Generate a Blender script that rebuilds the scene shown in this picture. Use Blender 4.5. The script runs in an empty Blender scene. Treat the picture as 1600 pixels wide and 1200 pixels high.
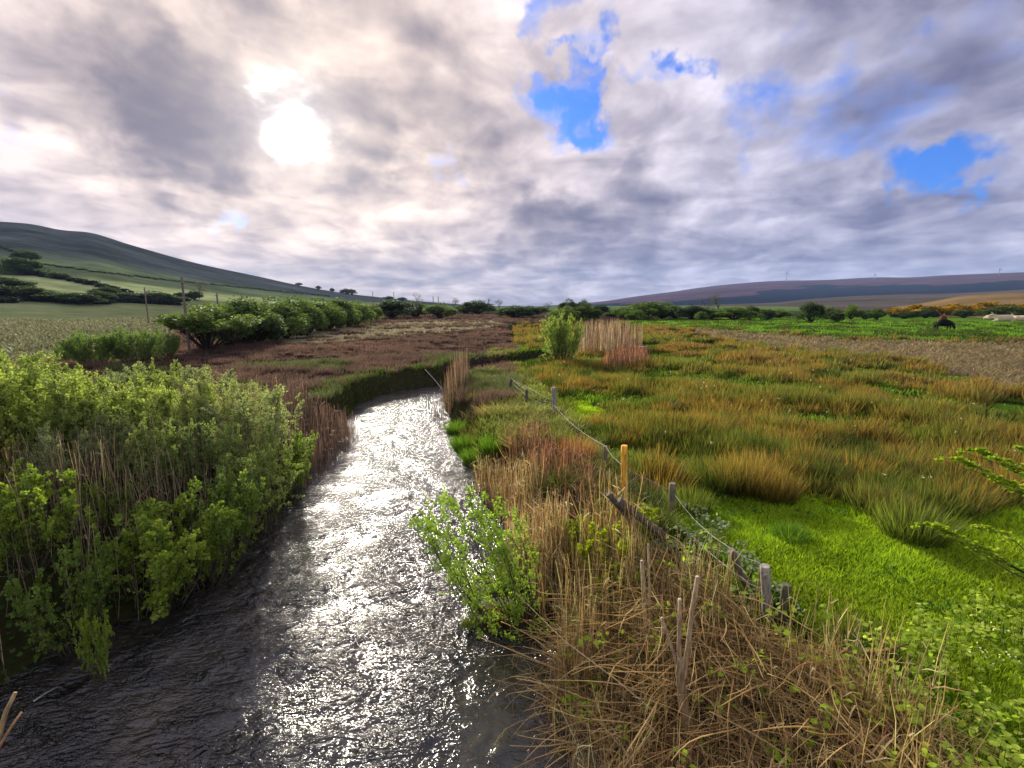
import bpy, math, random
import numpy as np
from mathutils import Vector
R = math.radians
S = bpy.context.scene
COL = S.collection
rng = np.random.default_rng(7)
random.seed(7)

# ------------------------------------------------------------------ camera, sky, sun, exposure
HC = 3.1            # eye height above the field
HAZE = 0.00008
WZ = -0.85          # water level
F = 760.0; TH = math.atan(122/760.0)
CT, ST = math.cos(TH), math.sin(TH)
cd = bpy.data.cameras.new('camera'); cam = bpy.data.objects.new('camera', cd); COL.objects.link(cam)
cd.sensor_width = 36; cd.lens = 36*F/1600; cd.clip_start = 0.05; cd.clip_end = 20000
cam.location = (0, 0, HC); cam.rotation_euler = (math.pi/2-TH, 0, 0)
S.camera = cam
S.view_settings.view_transform = 'Standard'; S.view_settings.look = 'None'
S.view_settings.gamma = 1; S.view_settings.exposure = 2.32
S.cycles.max_bounces = 7; S.cycles.diffuse_bounces = 3; S.cycles.glossy_bounces = 3
S.cycles.transmission_bounces = 4; S.cycles.transparent_max_bounces = 8; S.cycles.volume_bounces = 0
S.cycles.sample_clamp_indirect = 4
S.cycles.use_denoising = True

def ray(px, py):
    u = (px-800)/F; v = (600-py)/F
    return np.array([u, CT+v*ST, v*CT-ST])
def unit(px, py):
    d = ray(px, py); return d/np.linalg.norm(d)
SUN = unit(458, 192)
sl = bpy.data.lights.new('sun', 'SUN'); sl.energy = 1.5; sl.angle = R(10.0); sl.color = (1.0, 0.93, 0.80)
so = bpy.data.objects.new('sun', sl); COL.objects.link(so)
so.rotation_euler = Vector(-SUN).to_track_quat('-Z', 'Y').to_euler()
SUN_EL = math.asin(SUN[2]); SUN_AZ = math.atan2(SUN[0], SUN[1])

class NT:
    def __init__(s, tree): s.t = tree
    def n(s, typ, ins=None, **kw):
        nd = s.t.nodes.new(typ)
        for k, v in kw.items(): setattr(nd, k, v)
        for k, v in (ins or {}).items():
            if isinstance(v, bpy.types.NodeSocket): s.t.links.new(v, nd.inputs[k])
            else: nd.inputs[k].default_value = v
        return nd
    def m(s, op, a, b=0.0, c=0.0, clamp=False):
        return s.n('ShaderNodeMath', {0: a, 1: b, 2: c}, operation=op, use_clamp=clamp).outputs[0]
    def vm(s, op, a, b=(0, 0, 0)):
        nd = s.n('ShaderNodeVectorMath', {0: a, 1: b}, operation=op)
        return nd.outputs['Value'] if op in ('DOT_PRODUCT', 'LENGTH') else nd.outputs[0]
    def mix(s, f, a, b, bt='MIX'):
        nd = s.n('ShaderNodeMix', data_type='RGBA', blend_type=bt)
        for k, v in ((0, f), (6, a), (7, b)):
            if isinstance(v, bpy.types.NodeSocket): s.t.links.new(v, nd.inputs[k])
            else: nd.inputs[k].default_value = v if k == 0 else (*v[:3], 1)
        return nd.outputs[2]
    def mr(s, v, a, b, c=0.0, d=1.0, smooth=True):
        return s.n('ShaderNodeMapRange', {0: v, 1: a, 2: b, 3: c, 4: d},
                   interpolation_type='SMOOTHSTEP' if smooth else 'LINEAR').outputs[0]
    def noise(s, vec, scale, detail=4, rough=.5, dist=0.0):
        return s.n('ShaderNodeTexNoise', {'Vector': vec, 'Scale': scale, 'Detail': detail, 'Roughness': rough, 'Distortion': dist}).outputs[0]

W = bpy.data.worlds.new('World'); S.world = W; W.use_nodes = True
wt = W.node_tree; wt.nodes.clear(); N = NT(wt)
tc = N.n('ShaderNodeTexCoord').outputs['Generated']
dirv = N.vm('NORMALIZE', tc)
sep = N.n('ShaderNodeSeparateXYZ', {0: dirv})
zz = N.m('ADD', N.m('MAXIMUM', sep.outputs[2], 0.0), 0.17)
pl = N.n('ShaderNodeCombineXYZ', {0: N.m('DIVIDE', sep.outputs[0], zz), 1: N.m('DIVIDE', sep.outputs[1], zz), 2: 3.3}).outputs[0]
warp = N.vm('ADD', pl, N.vm('MULTIPLY', N.vm('SUBTRACT', N.n('ShaderNodeTexNoise', {'Vector': pl, 'Scale': 1.3, 'Detail': 2.0}).outputs[1], (.5, .5, .5)), (.5, .5, 0)))
nA = N.noise(warp, 1.3, 3, .5, 0.0)
nB = N.noise(warp, 3.0, 5, .48, .2)
nC = N.noise(N.vm('MULTIPLY', warp, (1.25, .8, 1)), 8.0, 4, .50, .3)
nR = N.noise(N.vm('MULTIPLY', dirv, (1, 1, 1.7)), 5.5, 5, .50, .5)          # billows that keep their size towards the horizon
nR2 = N.noise(N.vm('MULTIPLY', dirv, (1, 1, 1.8)), 13.0, 4, .5, .3)
def blob(px, py, a0, a1):
    d = N.vm('DOT_PRODUCT', wdir, tuple(unit(px, py)))
    return N.mr(d, math.cos(R(a1)), math.cos(R(a0)))
wdir = N.vm('NORMALIZE', N.vm('ADD', dirv, N.vm('MULTIPLY', N.vm('SUBTRACT', N.n('ShaderNodeTexNoise', {'Vector': dirv, 'Scale': 5.0, 'Detail': 5.0, 'Roughness': .6}).outputs[1], (.5, .5, .5)), (.42, .42, .42))))
def total(items):
    acc = None
    for (px, py, a0, a1, w) in items:
        v = N.m('MULTIPLY', blob(px, py, a0, a1), w)
        acc = v if acc is None else N.m('ADD', acc, v)
    return acc
dark = total([(455, 95, .5, 4, .16), (420, 30, 2, 15, .32), (300, 100, 2, 8, .10), (60, 110, 2, 9, .25), (170, 150, 2, 9, .25), (290, 205, 1, 8, .28), (560, 215, 1, 6, .32), (620, 225, 1, 4, .15), (700, 240, 1, 4, .18),
              (860, 372, 1, 5, .34), (960, 352, 1, 5, .30), (900, 362, 1, 5, .2), (1180, 370, 2, 6, .22), (1270, 345, 2, 7, .22), (1540, 120, 3, 12, .28), (1450, 330, 2, 8, .18), (1560, 330, 2, 8, .2), (690, 60, 2, 8, .16),
              (620, 395, 1, 4, .18), (720, 400, 1, 4, .18), (240, 250, 1, 5, .15), (240, 385, 1, 4, .1), (1420, 60, 3, 12, .15), (1000, 420, 1, 3, .12), (1120, 300, 1, 5, .12),
              (1100, 40, 3, 9, -.15), (620, 300, 3, 12, -.16), (1230, 230, 3, 10, -.16), (120, 310, 3, 12, -.14), (800, 110, 3, 8, -.14), (1050, 215, 2, 6, -.18), (1150, 425, 1, 4, -.12), (60, 240, 2, 8, -.1), (860, 230, 2, 5, -.12), (550, 100, 2, 6, -.08)])
def cen(v, k): return N.m('MULTIPLY', N.m('SUBTRACT', v, .5), k)
br = N.m('ADD', N.m('ADD', cen(nA, 1.0), cen(nB, 1.5)), N.m('ADD', cen(nC, .55), N.m('ADD', cen(nR, 1.15), cen(nR2, .40))))
br = N.m('SUBTRACT', N.m('ADD', br, .57), dark)
bright = N.m('POWER', N.mr(br, -.50, 1.00, smooth=False), 1.8)
dsun = N.m('MAXIMUM', N.vm('DOT_PRODUCT', dirv, tuple(SUN)), 0.0)
g1 = N.m('POWER', dsun, 7.0); g2 = N.m('POWER', dsun, 60.0)
dw = N.m('ADD', dsun, cen(nR2, .010))
g3 = N.m('POWER', N.m('MINIMUM', dw, 1.0), 1900.0)
cloud = N.mix(bright, (.036, .035, .058), (.31, .283, .268))
warm = N.mix(g1, (.78, .82, 1.04), (1.20, 1.02, .84))
cloud = N.mix(1.0, cloud, warm, 'MULTIPLY')
gap = total([(985, 80, 0, 3.0, .48), (962, 120, 0, 2.8, .34), (938, 160, 0, 3.4, .50), (925, 200, 0, 3.0, .38), (895, 150, 0, 2.6, .30), (1090, 105, .3, 3.2, .48), (1050, 150, .3, 3, .46),
             (920, 8, 1, 4, .5), (1495, 266, 0, 3.8, .52), (1545, 256, 0, 3.6, .30), (1585, 235, .3, 3.5, .30), (1455, 245, .5, 3, .2), (1150, 180, 1, 4, .22), (1250, 165, 2, 7, .30), (1600, 150, 3, 12, .30), (340, 325, 0, 1.8, .20),
             (860, 150, .5, 4, .5), (40, 210, .4, 2.0, .25), (710, 245, .3, 2, .22), (1330, 130, 2, 7, .30), (1160, 190, 1, 5, .20)])
gm = N.mr(N.m('ADD', gap, N.m('ADD', cen(nR, 1.5), N.m('ADD', cen(nB, .7), cen(nR2, .7)))), .22, .98)
sky = N.n('ShaderNodeTexSky', sky_type='NISHITA', sun_disc=False)
sky.sun_elevation = SUN_EL; sky.sun_rotation = SUN_AZ; sky.altitude = 50; sky.air_density = 1.0; sky.dust_density = .4; sky.ozone_density = 3
skyc = N.mix(1.0, sky.outputs[0], (.06, .21, .50), 'MULTIPLY')       # the deep blue seen between the clouds
BS = 0.10; SKYK = .76
cl10 = N.vm('MULTIPLY', cloud, (1/BS,)*3)
base = N.mix(gm, cl10, skyc)
glow = N.m('ADD', N.m('MULTIPLY', g2, .10/BS), N.m('ADD', N.m('MULTIPLY', g1, .045/BS), 0.0))
glow = N.m('ADD', N.m('MULTIPLY', glow, N.m('MULTIPLY_ADD', bright, .5, .5)), N.m('ADD', N.m('MULTIPLY', g3, 1.5/BS), N.m('MULTIPLY', N.m('POWER', dsun, 330.0), .09/BS)))
glowc = N.n('ShaderNodeCombineXYZ', {0: glow, 1: N.m('MULTIPLY', glow, .93), 2: N.m('MULTIPLY', glow, .84)}).outputs[0]
skyall = N.vm('ADD', base, glowc)
# below the horizon: dim ground colour
low = N.mr(sep.outputs[2], -.03, 0.0)
skyall = N.mix(low, (.5, .5, .45), skyall)
bg = N.n('ShaderNodeBackground', {'Color': skyall, 'Strength': BS*SKYK})
wo = N.n('ShaderNodeOutputWorld', {'Surface': bg.outputs[0]})

# ------------------------------------------------------------------ helpers
def gp(px, py, z=0.0):
    d = ray(px, py); t = (z-HC)/d[2]; return np.array([d[0]*t, d[1]*t, z])
def at(px, py, D):
    """point on pixel ray at forward distance D (metres along +Y)"""
    d = ray(px, py); t = D/d[1]; return np.array([d[0]*t, D, HC+d[2]*t])
def atx(px, D):
    """x on the level ground direction of column px at distance D (horizon row)"""
    d = ray(px, 478); return d[0]*D/d[1]
def proj(x, y, z):
    zr = z-HC; fw = y*CT-zr*ST; up = y*ST+zr*CT
    fw = np.where(fw < .05, .05, fw)
    return 800+F*x/fw, 600-F*up/fw
def sstep(t): t = np.clip(t, 0, 1); return t*t*(3-2*t)
def vnoise(x, y, seed=0):
    x = np.asarray(x, float); y = np.asarray(y, float)
    ix = np.floor(x).astype(np.int64); iy = np.floor(y).astype(np.int64)
    fx = x-ix; fy = y-iy; fx = fx*fx*(3-2*fx); fy = fy*fy*(3-2*fy)
    def h(a, b):
        n = (a*374761393+b*668265263+seed*1442695041) & 0xffffffff
        n = ((n ^ (n >> 13))*1274126177) & 0xffffffff
        return ((n ^ (n >> 16)) & 0xffff)/65535.0
    return (h(ix, iy)*(1-fx)+h(ix+1, iy)*fx)*(1-fy)+(h(ix, iy+1)*(1-fx)+h(ix+1, iy+1)*fx)*fy
def fbm(x, y, s, seed=0, o=4):
    a = 0; w = .5; t = 0
    for i in range(o):
        a = a+w*vnoise(x/s*2**i, y/s*2**i, seed+i*17); t += w; w *= .5
    return a/t
def inpoly(px, py, poly):
    px = np.asarray(px); r = np.zeros(px.shape, bool); n = len(poly)
    for i in range(n):
        x1, y1 = poly[i]; x2, y2 = poly[(i+1) % n]
        if y1 == y2: continue
        c = ((y1 > py) != (y2 > py)) & (px < (x2-x1)*(py-y1)/(y2-y1)+x1)
        r ^= c
    return r

class Geo:
    def __init__(s): s.v = []; s.c = []; s.f = []; s.n = 0
    def add(s, v, faces, c):
        v = np.asarray(v, float).reshape(-1, 3); c = np.broadcast_to(np.asarray(c, float), v.shape)
        s.v.append(v); s.c.append(c)
        for f in faces: s.f.append(np.asarray(f, np.int64)+s.n)
        s.n += len(v)
    def mesh(s, name, mat, smooth=False):
        me = bpy.data.meshes.new(name)
        v = np.concatenate(s.v); c = np.concatenate(s.c)
        cnt = np.concatenate([np.full(len(f), f.shape[1]) for f in s.f])
        lp = np.concatenate([f.ravel() for f in s.f])
        me.vertices.add(len(v)); me.vertices.foreach_set('co', v.astype(np.float32).ravel())
        me.loops.add(len(lp)); me.loops.foreach_set('vertex_index', lp.astype(np.int32))
        me.polygons.add(len(cnt))
        st = np.concatenate([[0], np.cumsum(cnt)[:-1]])
        me.polygons.foreach_set('loop_start', st.astype(np.int32))
        me.polygons.foreach_set('loop_total', cnt.astype(np.int32))
        if smooth: me.polygons.foreach_set('use_smooth', np.ones(len(cnt), bool))
        me.update(calc_edges=True)
        a = me.attributes.new('col', 'FLOAT_COLOR', 'POINT')
        a.data.foreach_set('color', np.concatenate([c, np.ones((len(c), 1))], 1).astype(np.float32).ravel())
        me.materials.append(mat)
        return me
def link(name, me, parent=None, loc=None):
    o = bpy.data.objects.new(name, me); COL.objects.link(o)
    if parent is not None: o.parent = parent
    if loc is not None: o.location = loc
    return o
def tag(o, label=None, cat=None, group=None, kind=None):
    if label: o['label'] = label
    if cat: o['category'] = cat
    if group: o['group'] = group
    if kind: o['kind'] = kind
    return o
def empty(name, loc, rz=0, sc=(1, 1, 1)):
    o = bpy.data.objects.new(name, None); COL.objects.link(o); o.location = tuple(loc); o.rotation_euler = (0, 0, rz)
    o.scale = sc; o.empty_display_size = .3; return o

def perp(d):
    a = np.where(np.abs(d[:, 2:3]) < .9, np.array([[0, 0, 1.]]), np.array([[1., 0, 0]]))
    s = np.cross(d, a); return s/np.maximum(np.linalg.norm(s, axis=1, keepdims=True), 1e-9)
def nrm(v): return v/np.maximum(np.linalg.norm(v, axis=-1, keepdims=True), 1e-9)

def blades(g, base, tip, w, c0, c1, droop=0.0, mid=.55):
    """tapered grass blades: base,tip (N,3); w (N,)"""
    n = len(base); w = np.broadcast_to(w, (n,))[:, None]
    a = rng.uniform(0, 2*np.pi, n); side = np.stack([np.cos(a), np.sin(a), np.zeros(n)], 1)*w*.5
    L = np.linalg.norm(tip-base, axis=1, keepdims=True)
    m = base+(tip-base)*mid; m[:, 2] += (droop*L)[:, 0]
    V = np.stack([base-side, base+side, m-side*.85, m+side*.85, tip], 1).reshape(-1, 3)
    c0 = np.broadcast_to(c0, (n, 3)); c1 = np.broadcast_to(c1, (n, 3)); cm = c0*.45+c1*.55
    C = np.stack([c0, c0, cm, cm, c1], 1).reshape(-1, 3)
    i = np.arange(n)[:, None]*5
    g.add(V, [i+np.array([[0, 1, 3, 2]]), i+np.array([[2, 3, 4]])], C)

LEAF = (np.array([[0, 0, 0], [.45, .5, .10], [1, 0, -.06], [.45, -.5, .10]]), [[0, 2, 1], [0, 3, 2]])
LOBE = (np.array([[0, 0, 0], [.12, .30, .05], [.30, .26, .07], [.42, .52, .10], [.62, .30, .06], [.80, .30, .03], [1, 0, -.08],
                  [.80, -.30, .03], [.62, -.30, .06], [.42, -.52, .10], [.30, -.26, .07], [.12, -.30, .05], [.45, 0, .0]]),
        [[12, i, (i+1) % 12] for i in range(12)])
def leaves(g, pos, d, size, col, ratio=.5, tpl=LEAF, flat=0.0):
    n = len(pos); T, FC = tpl; m = len(T)
    d = nrm(d); up = rng.normal(size=(n, 3))*(1-flat)+np.array([0, 0, 1.4]); y = nrm(np.cross(up, d)); z = np.cross(d, y)
    size = np.broadcast_to(size, (n,))[:, None, None]
    V = pos[:, None]+size*(T[None, :, :1]*d[:, None]+T[None, :, 1:2]*ratio*2*.5*y[:, None]*2+T[None, :, 2:]*z[:, None])
    C = np.repeat(np.broadcast_to(col, (n, 3))[:, None], m, 1)
    i = np.arange(n)[:, None]*m
    g.add(V.reshape(-1, 3), [i+np.array([f]) for f in FC], C.reshape(-1, 3))

def tubes(g, P, r, col, sides=4):
    """P (N,k,3) polylines, r (N,k)"""
    n, k, _ = P.shape; r = np.broadcast_to(r, (n, k))
    T = np.gradient(P, axis=1); T = T/np.maximum(np.linalg.norm(T, axis=2, keepdims=True), 1e-9)
    ref = nrm(rng.normal(size=(n, 1, 3))); X = np.cross(T, ref); X = nrm(X); Y = np.cross(T, X)
    a = np.arange(sides)*2*np.pi/sides
    V = P[:, :, None]+r[:, :, None, None]*(np.cos(a)[None, None, :, None]*X[:, :, None]+np.sin(a)[None, None, :, None]*Y[:, :, None])
    col = np.asarray(col, float)
    if col.ndim == 1: C = np.broadcast_to(col, (n*k*sides, 3))
    else: C = np.repeat(col, k*sides, 0)
    b = (np.arange(n)*k*sides)[:, None, None]; kk = (np.arange(k-1)*sides)[None, :, None]; s = np.arange(sides)[None, None, :]; s2 = (s+1) % sides
    q = np.stack([b+kk+s, b+kk+s2, b+kk+sides+s2, b+kk+sides+s], -1).reshape(-1, 4)
    fs = [q]
    if sides >= 4:
        cap = (np.arange(n)*k*sides)[:, None]+(k-1)*sides+np.arange(sides)[None]
        fs.append(cap)
    g.add(V.reshape(-1, 3), fs, C)
def curve(p0, p1, k, wob, sag=0.0):
    """N curved polylines between p0 and p1"""
    n = len(p0); t = np.linspace(0, 1, k)[None, :, None]
    P = p0[:, None]*(1-t)+p1[:, None]*t
    L = np.linalg.norm(p1-p0, axis=1)[:, None, None]
    o1 = rng.normal(size=(n, 1, 3)); o2 = rng.normal(size=(n, 1, 3))
    P = P+L*wob*(o1*np.sin(np.pi*t)+.5*o2*np.sin(2*np.pi*t))
    P[:, :, 2] += (sag*L[:, :, 0])*np.sin(np.pi*t[:, :, 0])
    return P

# ------------------------------------------------------------------ materials
def mat_new(name):
    m = bpy.data.materials.new(name); m.use_nodes = True; m.node_tree.nodes.clear(); return m, NT(m.node_tree)
def leaf_mat(name, trans=.50, rough=.55, var=.42, tr_tint=(1.15, 1.25, .55), spec=.18):
    m, n = mat_new(name)
    c = n.n('ShaderNodeAttribute', attribute_name='col').outputs['Color']
    rnd = n.n('ShaderNodeObjectInfo').outputs['Random']
    c = n.mix(1.0, c, n.n('ShaderNodeCombineXYZ', {0: n.m('MULTIPLY_ADD', rnd, var, 1-var/2), 1: n.m('MULTIPLY_ADD', rnd, var*.8, 1-var*.4), 2: 1.0}).outputs[0], 'MULTIPLY')
    p = n.n('ShaderNodeBsdfPrincipled', {'Base Color': c, 'Roughness': rough, 'Specular IOR Level': spec})
    t = n.n('ShaderNodeBsdfTranslucent', {'Color': n.mix(1.0, c, tr_tint, 'MULTIPLY')})
    x = n.n('ShaderNodeMixShader', {0: trans, 1: p.outputs[0], 2: t.outputs[0]})
    n.n('ShaderNodeOutputMaterial', {'Surface': x.outputs[0]}); return m
def bark_mat(name, scale=30, rough=.85):
    m, n = mat_new(name)
    c = n.n('ShaderNodeAttribute', attribute_name='col').outputs['Color']
    co = n.n('ShaderNodeTexCoord').outputs['Object']
    f = n.noise(n.vm('MULTIPLY', co, (1, 1, .25)), scale, 5, .6)
    c2 = n.mix(1.0, c, n.mix(n.mr(f, .3, .7), (.55, .55, .55), (1.35, 1.3, 1.25)), 'MULTIPLY')
    b = n.n('ShaderNodeBump', {'Height': f, 'Strength': .5, 'Distance': .01})
    p = n.n('ShaderNodeBsdfPrincipled', {'Base Color': c2, 'Roughness': rough, 'Normal': b.outputs[0]})
    n.n('ShaderNodeOutputMaterial', {'Surface': p.outputs[0]}); return m
def ground_mat(name, near=True):
    m, n = mat_new(name)
    c = n.n('ShaderNodeAttribute', attribute_name='col').outputs['Color']
    co = n.n('ShaderNodeTexCoord').outputs['Object']
    if near:
        f1 = n.noise(co, .8, 6, .6); f2 = n.noise(co, 9, 5, .65); f3 = n.noise(co, .12, 4, .6)
    else:
        f1 = n.noise(co, .02, 6, .65); f2 = n.noise(co, .12, 6, .7); f3 = n.noise(co, .005, 4, .6)
    k = n.m('ADD', n.m('MULTIPLY', f1, .5), n.m('ADD', n.m('MULTIPLY', f2, .6), n.m('MULTIPLY', f3, .3)))
    v = n.mr(k, .45, .95, .55, 1.5, False)
    c2 = n.vm('MULTIPLY', c, n.n('ShaderNodeCombineXYZ', {0: v, 1: v, 2: v}).outputs[0])
    b = n.n('ShaderNodeBump', {'Height': k, 'Strength': .8, 'Distance': .12 if near else 2.5})
    p = n.n('ShaderNodeBsdfDiffuse', {'Color': c2, 'Roughness': .6, 'Normal': b.outputs[0]})
    n.n('ShaderNodeOutputMaterial', {'Surface': p.outputs[0]}); return m
M_leaf = leaf_mat('willow_leaves'); M_far = leaf_mat('far_foliage', .42, .6, .35)
M_grass = leaf_mat('grass_blades', .55, .6, .1, spec=.12); M_dry = leaf_mat('dry_stems', .50, .6, .2, (1.05, 1.02, .92), .2)
M_bark = bark_mat('bark'); M_wood = bark_mat('weathered_wood', 40)
M_ground = ground_mat('soil_and_turf'); M_hill = ground_mat('hillside_turf', False)
def simple(name, col, rough=.6, metal=0.0, scale=20, amt=.3):
    m, n = mat_new(name); co = n.n('ShaderNodeTexCoord').outputs['Object']
    f = n.noise(co, scale, 4, .6)
    c = n.mix(f, tuple(x*(1-amt) for x in col), tuple(min(1, x*(1+amt)) for x in col))
    p = n.n('ShaderNodeBsdfPrincipled', {'Base Color': c, 'Roughness': rough, 'Metallic': metal})
    n.n('ShaderNodeOutputMaterial', {'Surface': p.outputs[0]}); return m
M_wire = simple('galvanised_wire', (.42, .41, .38), .6, .2)

# ------------------------------------------------------------------ river outline (world, at water level)
Rpx = [(1110, 1340), (1000, 1260), (925, 1195), (885, 1100), (850, 1015), (800, 985), (735, 968), (722, 950), (740, 925), (775, 900), (800, 860), (795, 810), (768, 768),
       (738, 738), (722, 708), (707, 675), (699, 645), (695, 622), (725, 607), (790, 592), (850, 579), (885, 572), (940, 568), (985, 565)]
Lpx = [(1000, 560), (940, 561), (880, 561), (840, 568), (780, 579), (720, 590), (690, 601), (650, 607), (600, 616), (562, 632), (545, 650), (515, 690), (480, 728), (455, 775),
       (428, 830), (385, 870), (340, 905), (270, 950), (170, 990), (80, 1035), (0, 1090), (-150, 1200), (-260, 1300)]
RIV = [(gp(x, y, WZ)[0], gp(x, y, WZ)[1]) for x, y in Rpx+Lpx]
RIV = [(2.4, -12.0), (1.9, -1.0)]+RIV+[(-5.2, -1.0), (-5.5, -12.0)]
RV = np.array(RIV)
def sdf(x, y):
    x = np.asarray(x, float); y = np.asarray(y, float); d = np.full(x.shape, 1e9)
    for i in range(len(RV)):
        a = RV[i]; b = RV[(i+1) % len(RV)]; e = b-a; L = e@e
        t = np.clip(((x-a[0])*e[0]+(y-a[1])*e[1])/L, 0, 1)
        d = np.minimum(d, (x-a[0]-t*e[0])**2+(y-a[1]-t*e[1])**2)
    d = np.sqrt(d); return np.where(inpoly(x, y, RIV), -d, d)
def hgt(x, y, d=None):
    if d is None: d = sdf(x, y)
    nz = (fbm(x, y, 9, 3)-.5)*.30+(fbm(x, y, 1.3, 5, 3)-.5)*.16
    right = x > (np.asarray(y)*-.02-0.6)
    bw = np.where(right, np.where(y < 7.5, 1.5, .55), 1.2)
    bw = np.where((y > 16), .45, bw)
    rise = sstep(d/bw)
    far = np.clip((np.hypot(x, y)-150)/400, 0, 1)
    land = WZ-.05+(nz*(1-far)-WZ+.05)*rise
    bed = WZ-.05-.45*sstep(-d/1.2)
    return np.where(d > 0, land, bed)

# ------------------------------------------------------------------ zones of ground cover
Z_BRIGHT = [(1000, 790), (1060, 750), (1150, 750), (1215, 768), (1260, 780), (1320, 790), (1400, 812), (1500, 802), (1620, 785), (1900, 770), (1900, 1500), (1500, 1400), (1400, 1180), (1300, 1040), (1240, 960), (1150, 870)]
Z_P1 = [(885, 640), (905, 632), (935, 640), (965, 655), (985, 672), (960, 676), (925, 668), (895, 655)]
Z_P2 = [(1510, 632), (1560, 625), (1700, 622), (1700, 655), (1600, 655), (1540, 648)]
Z_FAR = [(960, 503), (1060, 497), (1600, 487), (2300, 483), (2500, 540), (1500, 533), (1300, 528), (1200, 521), (1100, 514), (1000, 510)]
Z_TAN = [(1080, 514), (1300, 530), (1600, 538), (2300, 545), (2300, 640), (1680, 618), (1600, 612), (1540, 602), (1450, 575), (1320, 556), (1180, 540), (1100, 524)]
Z_STRAW = [(370, 530), (480, 516), (540, 508), (640, 502), (780, 500), (790, 508), (720, 516), (640, 520), (600, 530), (480, 536), (400, 545)]
Z_PALE = [(-900, 478), (260, 478), (300, 500), (260, 530), (100, 560), (-900, 640)]
def zones(x, y):
    z = np.zeros_like(x); px, py = proj(x, y, z)
    jx = (fbm(x, y, 1.5, 31, 3)-.5)*44; jy = (fbm(x, y, 1.5, 37, 3)-.5)*44
    k = np.clip((py-478)/150, .05, 1); px = px+jx*np.clip(k, .3, 1); py = py+jy*k
    zn = np.where(px < 800+(py-560)*.1, 1, 0)        # 1 bog left, 0 rush right
    zn = np.where(py < 505, 1, zn)
    zn = np.where(inpoly(px, py, Z_STRAW), 2, zn)
    zn = np.where(inpoly(px, py, Z_PALE), 3, zn)
    zn = np.where(inpoly(px, py, Z_TAN), 4, zn)
    zn = np.where(inpoly(px, py, Z_FAR), 5, zn)
    zn = np.where(inpoly(px, py, Z_BRIGHT) | inpoly(px, py, Z_P1) | inpoly(px, py, Z_P2), 6, zn)
    return zn
ZC = np.array([[.035, .045, .014], [.070, .045, .036], [.33, .30, .16], [.14, .15, .065], [.20, .145, .075], [.12, .24, .025], [.11, .22, .015]])

# ------------------------------------------------------------------ ground sheet (polar grid)
az = np.concatenate([np.linspace(-180, -64, 30), np.linspace(-62, 62, 820), np.linspace(64, 180, 30)])
az = np.radians(az)
rr = [.05, .5]; 
while rr[-1] < 1.6: rr.append(rr[-1]+.1)
while rr[-1] < 150: rr.append(rr[-1]*1.0155)
while rr[-1] < 9000: rr.append(rr[-1]*1.07)
rr = np.array(rr)
A, Rr = np.meshgrid(az, rr); X = (Rr*np.sin(A)).ravel(); Y = (Rr*np.cos(A)).ravel()
D = sdf(X, Y); Z = hgt(X, Y, D)
zn = zones(X, Y); C = ZC[zn]
mud = (D < .30)[:, None]; C = np.where(mud, np.array([[.035, .028, .018]]), C)
straw_break = (fbm(X, Y, 2.5, 77, 3) < .40) & (zn == 2)
C = np.where(straw_break[:, None], ZC[1], C)
far = np.clip((np.hypot(X, Y)-160)/200, 0, 1)[:, None]
C = C*(1-far)+np.array([[.07, .10, .04]])*far
bank = (D > 0) & (D < 1.6) & (Y < 25)
C = np.where((bank & (zn != 6))[:, None], np.array([[.045, .045, .018]]), C)
g = Geo(); na, nr = len(az), len(rr)
i = (np.arange(nr-1)*na)[:, None]+np.arange(na-1)[None]
q = np.stack([i, i+1, i+na+1, i+na], -1).reshape(-1, 4)
g.add(np.stack([X, Y, Z], 1), [q], C)
ground = link('ground', g.mesh('ground', M_ground, True)); tag(ground, kind='structure')

# ------------------------------------------------------------------ river water
m, n = mat_new('river_water')
co = n.n('ShaderNodeTexCoord').outputs['Object']
w1 = n.m('SUBTRACT', 1.0, n.m('MULTIPLY', n.m('ABSOLUTE', n.m('SUBTRACT', n.noise(n.vm('MULTIPLY', co, (.6, 1.25, 1)), 5.5, 3, .5, .8), .5)), 3.0))
w2 = n.m('SUBTRACT', 1.0, n.m('MULTIPLY', n.m('ABSOLUTE', n.m('SUBTRACT', n.noise(n.vm('MULTIPLY', co, (.8, 1.3, 1)), 15, 2, .5, .6), .5)), 2.6))
w3 = n.noise(co, 1.6, 2, .5, .4)
sepc = n.n('ShaderNodeSeparateXYZ', {0: co})
rif = n.mr(sepc.outputs[1], 5.0, 11.0, 1.0, .9)
calm = n.mr(sepc.outputs[0], .1, -.9, .22, 1.0); calm = n.m('MAXIMUM', calm, n.mr(sepc.outputs[1], 4.2, 5.6))
amp = n.m('MULTIPLY', n.m('MULTIPLY', rif, calm), n.mr(w3, .35, .6, .45, 1.3))
hgtw = n.m('ADD', n.m('MULTIPLY', w1, .55), n.m('MULTIPLY', w2, .24))
bp = n.n('ShaderNodeBump', {'Height': n.m('MULTIPLY', hgtw, amp), 'Strength': 1.0, 'Distance': .085})
bed = n.noise(n.vm('MULTIPLY', co, (2, 1.2, 1)), 1.7, 6, .65, .8)
bc = n.mix(n.mr(bed, .35, .7), (.014, .014, .013), (.060, .050, .036))
p = n.n('ShaderNodeBsdfPrincipled', {'Base Color': bc, 'Roughness': .15, 'IOR': 1.66, 'Specular IOR Level': .55, 'Normal': bp.outputs[0]})
n.n('ShaderNodeOutputMaterial', {'Surface': p.outputs[0]})
M_water = m
gx = np.arange(-9, 4.5, .07); gy = np.concatenate([np.arange(-12, 2, .5), np.arange(2, 14, .07), np.arange(14, 52, .25)])
gx = np.concatenate([[-30, -20], gx, [6, 9, 12, 20]])
XX, YY = np.meshgrid(gx, gy)
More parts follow.
